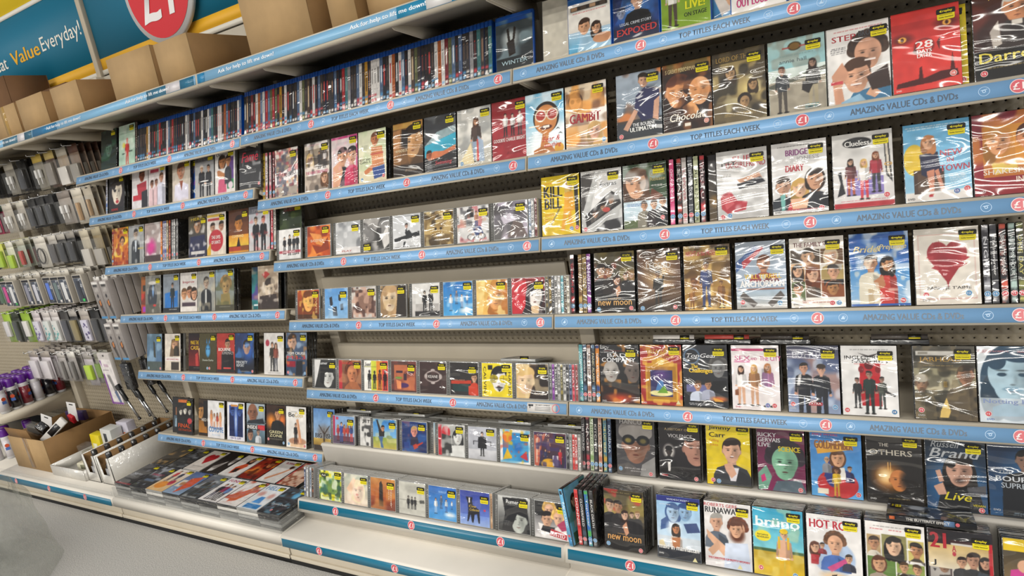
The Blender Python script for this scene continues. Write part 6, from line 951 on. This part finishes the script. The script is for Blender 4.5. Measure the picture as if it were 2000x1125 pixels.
col(1.475, [(-3.69, .09, .16, .028, 'c8cc5a', None, p_slab('a8c81e'), 'lime green pack at the frame edge, third peg row', 6, 'blister'), (-3.56, .09, .165, .028, 'd8d8c0', 'e0dcd0', p_slab('a8c81e', None, .34, .5, .98), 'white pack with lime green foot, third peg row', 6, 'blister'), (-3.42, .095, .165, .028, 'a8ac9c', 'c0bca8', p_slab('b83a2c', None, .16, .4, .9), 'pale pack with a red tool, third peg row', 6, 'blister'),
    (-3.19, .125, .18, .026, 'd0cabe', 'dcd6ca', p_coil('34302e'), 'white pack with a looped dark cable, third peg row', 6, 'blister'), (-3.05, .09, .17, .026, 'a8a29a', 'd0cac0', p_slab('4a4644'), 'grey pack with dark item, third peg row', 6, 'blister'), (-2.95, .085, .17, .026, '3a3836', 'b8b2a8', p_slab('1c1b1b'), 'black pack with pale header, third peg row', 6, 'blister'), (-2.85, .085, .17, .026, '242322', '9a948c', p_slab('191818'), 'black pack with grey header, third peg row', 6, 'blister'),
    (-2.72, .085, .20, .03, 'b8ae9a', 'c8bea8', p_slab('c4beb4', None, .44, .52, .99), 'tan pack with pale carton foot, third peg row', 5, 'blister'), (-2.60, .085, .20, .03, '8a7a58', 'b0a488', p_slab('a8a298', None, .44, .56, .99), 'brown pack with grey carton foot, last on the third peg row', 4, 'blister')])
# grey cartons with a window, fourth peg row
def window_box(x, y, z, w, h, d, c1, c2, label, n):
    t = thing('hanging_carton', label, 'carton', (x, y, z), (0, 0, 0), 'grey window cartons on the fourth peg row')
    link('carton', G().box(-w/2, w/2, 0, d, -h, -.018, 'b3aca0', b=.002).mesh('carton_body', 'matte'), t)
    link('hang_tab', G().box(-w*.42, w*.42, d*.7, d*.8, -.018, .014, 'd2ccc0').mesh('hang_tab', 'matte'), t)
    link('window', G().box(-w*.40, w*.40, -.0012, 0, -h*.97, -.036, '4a505c').mesh('carton_window', 'plastic'), t)
    link('title_band', G().box(-w*.40, w*.40, -.0016, 0, -.034, -.022, '24242a').mesh('title_band', 'matte'), t)
    link('case_item', G().box(-w*.20, w*.16, -.004, -.001, -h*.86, -.052, c1, b=.001).mesh('case_item', 'plastic'), t)
    link('badge', G().box(.0, w*.22, -.003, -.001, -h*.95, -h*.86, c2).mesh('badge', 'plastic'), t)
    for j in range(1, n):
        c = copy_tree(t); c.location.y = y+(d+.002)*j; c.location.z = z+.002*(j % 2); c['label'] = '%s carton back behind the %s' % (ordn(j), short(label.replace(',', ''), 11)); c['group'] = 'cartons behind the '+short(label, 7)
for x, c1, c2, lab, yy in ((-3.70, 'c84a8a', 'd8d4d0', 'carton with pink case', .02), (-3.585, 'd8d8d8', '3aa84a', 'carton with white stripe and green patch', .005), (-3.43, '8a8a98', 'd8d4d0', 'carton with mauve grey strip', .02), (-3.33, 'c8c8d0', 'd8d4d0', 'carton with pale strip', .02), (-3.20, '5a7ad0', '4a505c', 'carton with blue corner', .03), (-3.08, '6a7a78', 'd8d4d0', 'carton with dull green case', .015), (-2.985, 'd8d8d8', 'd8d4d0', 'carton with white upright strip', .01), (-2.83, '34363c', '2ac85a', 'carton with black case and bright green dot', .01)):
    hook(x, 1.262, .25, lab+' on the fourth peg row'); window_box(x, yy, 1.262, .095, .175, .036, c1, c2, 'grey %s, fourth peg row' % lab, 5)
# long selfie stick cartons beside the left film bay
def stick_box(x, y, z, label, n=3):
    t = thing('stick_carton', label, 'carton', (x, y, z), group='tall grey cartons beside the left film bay')
    w, h, d = .062, .205, .042
    link('carton', G().box(-w/2, w/2, 0, d, -h, 0, 'b4adaa', b=.002).mesh('stick_carton', 'matte'), t)
    link('front_print', sleeve('stick_print', 'G 9a9490 7c7672;R 0 0 100 6 d8d4d0;R 14 8 86 13 2a2a2c;C 50 18 60 4 d0ccc8;E 50 38 12 5 26242a;P 3a2c28 30 54 70 46 80 64 60 72 36 68;P c8804a 40 52 64 50 66 62 46 66;P 4a4644 40 70 80 66 96 94 70 94;R 0 94 100 100 4a86b4', w-.003, h-.004, 14, 40, -.0008, 'matte'), t, (0, 0, -h+.002))
    link('hang_tab', G().box(-w*.45, w*.45, d*.4, d*.45, 0, .022, 'dcd8d2').mesh('hang_tab', 'matte'), t)
    for j in range(1, n):
        c = copy_tree(t); c.location.y = y+.046*j; c['label'] = '%s carton back behind the %s' % (ordn(j), short(label.replace(',', ''), 11)); c['group'] = 'cartons behind the '+short(label, 11)
for x, z, lab in ((-2.655, 1.20, 'tall grey carton with hand photo, upper left one'), (-2.575, 1.20, 'tall grey carton with hand photo, upper right one'), (-2.66, .968, 'tall grey carton with hand photo, lower left one'), (-2.58, .968, 'tall grey carton with hand photo, lower right one')):
    hook(x, z+.012, .25, lab); stick_box(x, .0, z, lab, 4)
col(1.045, [(-3.66, .11, .20, .026, '8fb030', None, p_slab('e0dcd8', None, .26, .3, .8), 'lime green pack with white handset at the frame edge, fifth peg row', 6, 'blister'), (-3.52, .09, .20, .024, 'cfc4c4', 'd8ced0', p_slab('d4d0dc', '6a5a94'), 'pack with purple spotted case, left one on the fifth peg row', 5, 'blister'), (-3.40, .09, .20, .024, 'd0cac8', 'd8d0cc', p_slab('d4d8d4', '5aa8a8'), 'pack with teal spotted case, left one on the fifth peg row', 5, 'blister'), (-3.30, .09, .20, .024, 'd0cac8', 'd8d0cc', p_slab('d8d8d4', '6ab0ac'), 'pack with teal spotted case, right one on the fifth peg row', 5, 'blister'),
    (-3.19, .085, .20, .024, '3a3836', None, p_slab('34343c'), 'black pack with dark blue case, fifth peg row', 5, 'blister'), (-3.09, .085, .20, .024, '2c2a2a', 'b8b2ac', p_slab('8a7a4a'), 'pack with khaki case, fifth peg row', 5, 'blister'), (-2.97, .095, .20, .024, 'a89e94', 'c8c0b8', p_slab('d0ccdc', '5a4a84'), 'pack with purple patterned case, right one on the fifth peg row', 5, 'blister'), (-2.86, .09, .20, .024, '1c1b1b', None, p_slab('191818'), 'black pack, left of two on the fifth peg row', 6, 'blister'), (-2.76, .08, .20, .024, '1c1b1b', None, p_slab('1f1e1e'), 'black pack, right of two on the fifth peg row', 6, 'blister')])
col(.785, [(-3.74, .115, .19, .03, 'ccc4c8', 'a89e94', p_slab('d8d2d6'), 'translucent white pack, left one on the sixth peg row', 5, 'blister'), (-3.59, .115, .19, .03, 'ccc4c8', 'a89e94', p_slab('dcd6d8'), 'translucent white pack, right one on the sixth peg row', 5, 'blister'), (-3.40, .09, .19, .03, 'a8a29e', 'd0cac4', p_slab('8a8682', None, .15), 'grey pack with a thin cable, sixth peg row', 4, 'blister'), (-3.28, .09, .19, .03, '9a9490', 'e0dcd4', p_slab('7a7672', None, .15), 'grey pack with white header, sixth peg row', 4, 'blister'),
    (-3.10, .10, .21, .03, 'b8b0b4', 'b0aaa6', p_slab('b4d41e', None, .34, .38, .8), 'pack with lime green holder, sixth peg row', 2, 'blister'), (-2.98, .09, .19, .03, '8a8878', '9a988a', p_slab('6a8a1c', None, .32, .36, .8), 'pack with olive green holder, sixth peg row', 2, 'blister')])
col(1.262, [(-3.83, .09, .17, .03, '3a4a2a', None, p_slab('2a5a2c'), 'dark green pack left of the pink case, fourth peg row', 5, 'blister'), (-3.94, .09, .17, .03, '1f1e1d', None, p_slab('1b1a1a'), 'black pack at the frame edge, fourth peg row', 5, 'blister')])
col(1.045, [(-3.79, .09, .20, .026, '2a3020', '3a4030', p_slab('20241c'), 'dark pack left of the white handset, fifth peg row', 5, 'blister'), (-3.91, .10, .20, .026, '9ab834', None, p_slab('d8d4d4', None, .3, .3, .8), 'lime pack far left on the fifth peg row', 5, 'blister')])
col(1.475, [(-3.80, .09, .16, .028, '20201e', None, p_slab('1b1a1a'), 'black pack far left on the third peg row', 5, 'blister')])
hook(-2.80, .785)
t = thing('white_pack', 'large white and purple pack with a grey stick, right end of the sixth peg row', 'pack', (-2.80, .0, .80))
link('card', sleeve('white_pack_print', 'G dcd6d4 d8d2d0;R 0 0 100 12 c4beba;R 44 3 56 6 3a3836;P 6a2c84 0 14 14 14 12 26;C 50 22 40 2 8a4a7a;R 10 32 60 33 5a4a5a;R 0 40 12 100 6a3080;P 7c7a78 30 42 56 42 90 96 70 96;P 5a6a8a 50 76 70 72 88 96 70 96;R 0 96 100 100 6a2c84', .115, .30, 24, 56, -.001, 'matte'), t, (0, 0, -.30))
link('backing_card', G().box(-.058, .058, 0, .02, -.30, 0, 'd6d0ca', b=.001).mesh('backing_card', 'matte'), t)
# black extendable rods
for i, (x, y, z, rx, ry) in enumerate([(-2.70, -.02, .60, .10, -.36), (-2.675, .03, .60, .05, -.42), (-2.62, .02, .585, .12, -.30), (-2.60, .08, .60, .04, -.48), (-2.55, .11, .60, .02, -.5)]):
    t = thing('extendable_rod', 'black and chrome extendable rod, %s from left below the tall cartons' % ordn(i+1), 'rod', (x, y, z), (rx, ry, 0), 'extendable rods')
    link('grip', G().lathe([(.009, -.07), (.011, -.066), (.011, -.004), (.008, 0)], '1b1b1c', 10).mesh('rod_grip', 'plastic'), t)
    link('shaft', G().rod((0, 0, -.068), (0, 0, -.185), .0068, 'b8b8b8', 10).mesh('rod_shaft', 'metal'), t)
    link('end_cap', G().lathe([(.008, -.196), (.0085, -.192), (.0085, -.184), (.006, -.182)], '17171a', 10).mesh('rod_cap', 'plastic'), t)
    link('clamp', G().box(-.016, .016, -.008, .010, .0, .03, '1b1b1c', b=.003).mesh('rod_clamp', 'plastic'), t)
for i, (x, y) in enumerate([(-2.62, -.01), (-2.56, .06), (-2.50, .12)]):
    t = thing('black_pouch', 'glossy black pouch hanging above the rods, %s from the left' % ordn(i+1), 'pouch', (x, y, .745), group='glossy black pouches')
    link('pouch', G().box(-.033, .033, 0, .035, -.15, 0, '191819', b=.008).mesh('pouch', 'black_case'), t); link('hang_loop', G().box(-.02, .02, .012, .014, 0, .022, '3a3836').mesh('hang_loop', 'matte'), t)
# spray cans on the shelf of the next bay
t = thing('can_shelf', 'end of a tan steel shelf carrying spray cans at the left edge', 'shelf', (-4.9, 0, .452))
link('shelf_tray', G().prism([(.262, 0), (-.20, 0), (-.203, -.045), (-.196, -.048), (-.19, -.03), (.262, -.03)], 0, 1.112).mesh('can_tray', 'enamel'), t)
link('bracket', G().prism([(.262, 0), (-.20, 0), (-.203, -.045), (-.10, -.06), (.05, -.085), (.15, -.095), (.20, -.11), (.262, -.17)], 1.113, 1.118).mesh('can_bracket', 'enamel'), t)
CANB = G().lathe([(.0255, 0), (.027, .004), (.027, .14), (.025, .148)], 'd4d0d0', 18, cols=['b8b8ba', 'b8b8ba', 'd4d0d0', 'c8c8ca']).mesh('can_body', 'plastic')
CANL = {c: G().lathe([(.0273, .015), (.0273, .125)], c, 18).mesh('can_label', 'plastic') for c in ('cfcbd0', '1c1a20', '7a2430')}
CANC = G().lathe([(.0255, .148), (.0262, .152), (.0262, .192), (.022, .199)], '5a1488', 18).mesh('can_cap', 'plastic')
PATCH = G(); PATCH.disc(0, .06, .012, 0, 'c8502c', 12); PATCH.poly([(-.012, .03), (.012, .03), (.010, .05), (-.012, .048)], 0, '4a6ab0'); PATCH = PATCH.mesh('can_patch', 'flat_print')
k = 0
for ix, x in enumerate((-3.83, -3.90, -3.97, -4.04)):
    for iy in range(6):
        t = thing('spray_can', 'purple capped spray can, %s from the front in the %s file from the right' % (ordn(iy+1), ordn(ix+1)), 'spray can', (x, -.145+iy*.066, .4525), (0, 0, .5*ix+iy), 'purple capped spray cans'); k += 1
        link('body', CANB, t); link('label', CANL[('cfcbd0', '1c1a20', '7a2430')[(ix+iy) % 3]], t); link('cap', CANC, t); link('patch', PATCH, t, (0, -.0278, .03)); link('patch', PATCH, t, (.0278, 0, .03), (0, 0, PI/2))
for i, (x, y) in enumerate([(-3.99, -.21), (-3.93, -.16), (-3.99, -.13), (-3.92, -.03)]):
    t = thing('spray_can', 'purple capped spray can on the deck left of the brown box, %s one' % ('front', 'second', 'third', 'rear')[i], 'spray can', (x, y, .147), (0, 0, i), 'purple capped cans on the deck')
    link('body', CANB, t); link('label', CANL['cfcbd0'], t); link('cap', CANC, t); link('patch', PATCH, t, (0, -.0278, .03))
# ---------------------------------------------------------------- boxes of oddments on the far left deck
zb = .147
t = carton('oddments_box', 'open brown cardboard box of oddments on the far left deck', -3.70, -.225, zb, .425, .40, .20, c='card')
link('flap', G().prism([(0, .20), (-.012, .262), (-.008, .263), (.004, .20)], .03, .30).mesh('carton_flap', 'card'), t)
link('tape', G().box(.18, .23, -.0007, 0, .01, .20, '8a6c44').mesh('tape', 'print'), t)
def oddment(name, label, cat, x, y, z, rot, builder, mt, extra=None):
    o = thing(name, label, cat, (x, y, z), rot); link('body', builder.mesh(name+'_body', mt), o)
    if extra: link(extra[0], extra[1].mesh(name+'_'+extra[0], extra[2]), o)
    return o
def tagcard(w, h, c='dcdad8'): return G().box(-w/2, w/2, 0, .0015, 0, h, c, b=.0005)
slot = lambda h: G().box(-.018, .018, -.0006, 0, h-.018, h-.011, '1c1a18')
oddment('header_card_pack', 'white euro-slot card standing up at the left of the brown box', 'pack', -3.56, -.08, .30, (-.1, .25, .1), tagcard(.10, .12), 'matte', ('slot', slot(.12), 'matte'))
oddment('header_card_pack', 'white euro-slot card standing tallest at the back of the brown box', 'pack', -3.46, .04, .335, (-.05, .1, .1), tagcard(.085, .12), 'matte', ('slot', slot(.12), 'matte'))
oddment('black_cable_pack', 'black cable bundle in clear wrap in the brown box', 'pack', -3.50, -.10, .30, (.5, .6, .2), G().box(-.03, .03, -.025, .025, 0, .13, '222220', b=.008), 'black_case', ('tie', G().box(-.032, .032, -.027, .027, .06, .075, '55524e'), 'matte'))
oddment('red_packet', 'small red packet between the white cards in the brown box', 'packet', -3.40, -.0, .345, (.2, .3, 0), G().box(-.025, .025, 0, .02, 0, .05, 'b8202c', b=.003), 'plastic', ('fold', G().box(-.025, .025, -.0008, 0, .03, .036, '8a161e'), 'plastic'))
oddment('white_device', 'long white plastic device leaning across the brown box', 'device', -3.36, -.16, .335, (.15, 1.0, .5), G().box(-.025, .025, 0, .02, -.06, .17, 'dedbd6', b=.006), 'plastic', ('screen', G().box(-.018, .018, -.0008, 0, .02, .12, '2a2a2c'), 'plastic'))
oddment('clear_pack', 'clear wrapped pack at the left corner of the brown box', 'pack', -3.635, -.13, .305, (.1, .3, .2), G().box(-.05, .05, 0, .05, 0, .07, 'c8c4bc', b=.012), 'blister', ('insert', G().box(-.05, .05, .01, .04, .01, .055, '5a5650', b=.005), 'matte'))
oddment('purple_packet', 'purple and blue packet row at the back of the brown box', 'packet', -3.58, .10, .30, (0, 0, .1), G().box(-.09, .09, 0, .03, 0, .06, '3a2c5a', b=.004), 'plastic', ('label', G().box(-.05, .0, -.0008, 0, .01, .05, '8aa0c8'), 'plastic'))
# low white tray box with small packs
t = carton('white_tray_box', 'low white card tray of small packs, middle of the far left deck', -3.245, -.24, zb, .355, .35, .062, c='white_case')
oddment('grey_clear_box', 'clear plastic box of grey fittings in the white tray', 'box', -3.17, -.09, .155, (0, 0, .1), G().box(-.05, .05, 0, .06, 0, .10, 'b4b0a4', b=.004), 'blister', ('fittings', G().box(-.04, .04, .01, .05, .01, .06, '8a8676', b=.008), 'matte'))
oddment('yellow_carton', 'bright yellow carton standing in the white tray', 'carton', -3.10, -.05, .158, (0, .12, .1), G().box(-.04, .04, 0, .05, 0, .155, 'dcc81c', b=.002), 'plastic', ('barcode', G().box(-.025, .01, -.0008, 0, .03, .10, 'd8d4b0'), 'matte'))
oddment('plug_carton', 'white carton with a black plug picture above the yellow carton', 'carton', -3.005, -.03, .158, (0, .1, .1), G().box(-.045, .045, 0, .07, 0, .185, 'cfd0cc', b=.002), 'plastic', ('picture', G().box(-.02, .005, -.0008, 0, .10, .16, '34383c'), 'matte'))
oddment('orange_dot_carton', 'lilac white carton with an orange dot in the white tray', 'carton', -2.955, .052, .153, (0, 0, .05), G().box(-.05, .05, 0, .05, 0, .20, 'c4c0cc', b=.002), 'plastic', ('dot', G().disc(.01, .12, .018, -.001, 'd8702c'), 'matte'))
oddment('small_clear_pack', 'small cream pack lying in the front of the white tray', 'pack', -3.02, -.17, .16, (0, 0, .2), G().box(-.06, .06, 0, .05, 0, .045, 'd8d4bc', b=.006), 'plastic', ('window', G().box(-.03, .03, -.0008, 0, .01, .035, '8a8a70'), 'plastic'))
# two long white boxes of black bottles
def bottle_box(x, y, label, w=.125):
    t = thing('long_white_box', label, 'box', (x, y, zb), (0, 0, 0)); d, h = .46, .155; th = .003
    link('side_panel', G().prism([(0, 0), (d, 0), (d, h*1.02), (0, h)], w-th, w).mesh('long_side', 'white_case'), t)
    link('side_panel', G().prism([(0, 0), (d, 0), (d, h*1.02), (0, h)], 0, th).mesh('long_side', 'white_case'), t)
    link('liner', G().prism([(.004, .01), (d-.004, .01), (d-.004, h), (.004, h-.004)], w-th-.002, w-th).mesh('liner', 'card'), t)
    link('liner', G().prism([(.004, .01), (d-.004, .01), (d-.004, h), (.004, h-.004)], th, th+.002).mesh('liner', 'card'), t)
    link('front_panel', G().prism([(0, 0), (w, 0), (w, h), (w*.82, h), (w*.74, h*.34), (w*.26, h*.34), (w*.18, h), (0, h)], 0, th, 'fff', 'y').mesh('long_front', 'white_case'), t)
    link('back_panel', G().box(0, w, d-th, d, 0, h).mesh('long_back', 'card'), t); link('bottom_panel', G().box(0, w, 0, d, 0, th).mesh('long_bottom', 'card'), t)
    return t
BOT = G().lathe([(.024, 0), (.026, .004), (.026, .09), (.011, .112), (.010, .122)], '141416', 14).mesh('bottle_body', 'black_case'); BCAP = G().lathe([(.013, .120), (.0135, .123), (.0135, .145), (.009, .150)], '0f0f10', 12).mesh('bottle_cap', 'black_case'); BLAB = G().box(-.013, .013, -.0275, -.0262, .02, .075, '9a9a9c').mesh('bottle_label', 'matte')
for bx_, nm, by_ in ((-2.885, 'left', -.225), (-2.742, 'right', -.225)):
    bottle_box(bx_, by_, 'long white open box of black bottles, %s of the two' % nm)
    for i in range(6):
        t = thing('black_bottle', 'small black bottle, %s from the front in the %s long white box' % (ordn(i+1), nm), 'bottle', (bx_+.0625, by_+.040+i*.070, zb+.004), (0, 0, .2*i), 'black bottles in the long white boxes'); t.scale = (1.12, 1.12, 1.1)
        link('body', BOT, t); link('cap', BCAP, t); link('label', BLAB, t)
t = thing('clear_tray', 'clear acrylic lip along the far left deck before the boxes', 'tray', (-3.74, -.305, .1465)); link('front_wall', G().box(0, 1.225, 0, .003, 0, .022).mesh('tray_wall', 'acrylic'), t); link('end_post', G().box(1.225, 1.24, 0, .006, 0, .03, b=.001).mesh('tray_post', 'acrylic'), t)
# ---------------------------------------------------------------- polythene sack on the floor, bottom left
def sack(cx, cy, r, h, seed):
    rr = np.random.RandomState(seed); n, m_ = 40, 22; V = []
    for i in range(m_):
        q = i/(m_-1)
        for k in range(n):
            a = 2*PI*k/n; fold = .06*math.sin(3*a+4*q)+.035*math.sin(7*a-6*q)+.02*math.sin(13*a+9*q)
            rad = r*(1.02-.30*q**1.6+fold*(.5+q))*(1 if q < .97 else .9)
            V.append((cx+rad*math.cos(a), cy+rad*math.sin(a), .004+h*q*(1+.05*math.sin(2*a))))
    F = [(i*n+k, i*n+(k+1) % n, (i+1)*n+(k+1) % n, (i+1)*n+k) for i in range(m_-1) for k in range(n)]+[tuple(range(n-1, -1, -1))]
    return G().add(V, F, 'b0b2aa')
SK = (-2.76, -.97)
t = thing('polythene_sack', 'translucent grey polythene sack standing on the floor at bottom left', 'sack', (0, 0, 0))
link('film', sack(SK[0], SK[1], .44, .43, 3).mesh('sack_film', 'polythene', True), t)
link('contents', sack(SK[0]-.14, SK[1]-.10, .22, .26, 8).mesh('sack_contents', 'matte', True), t)
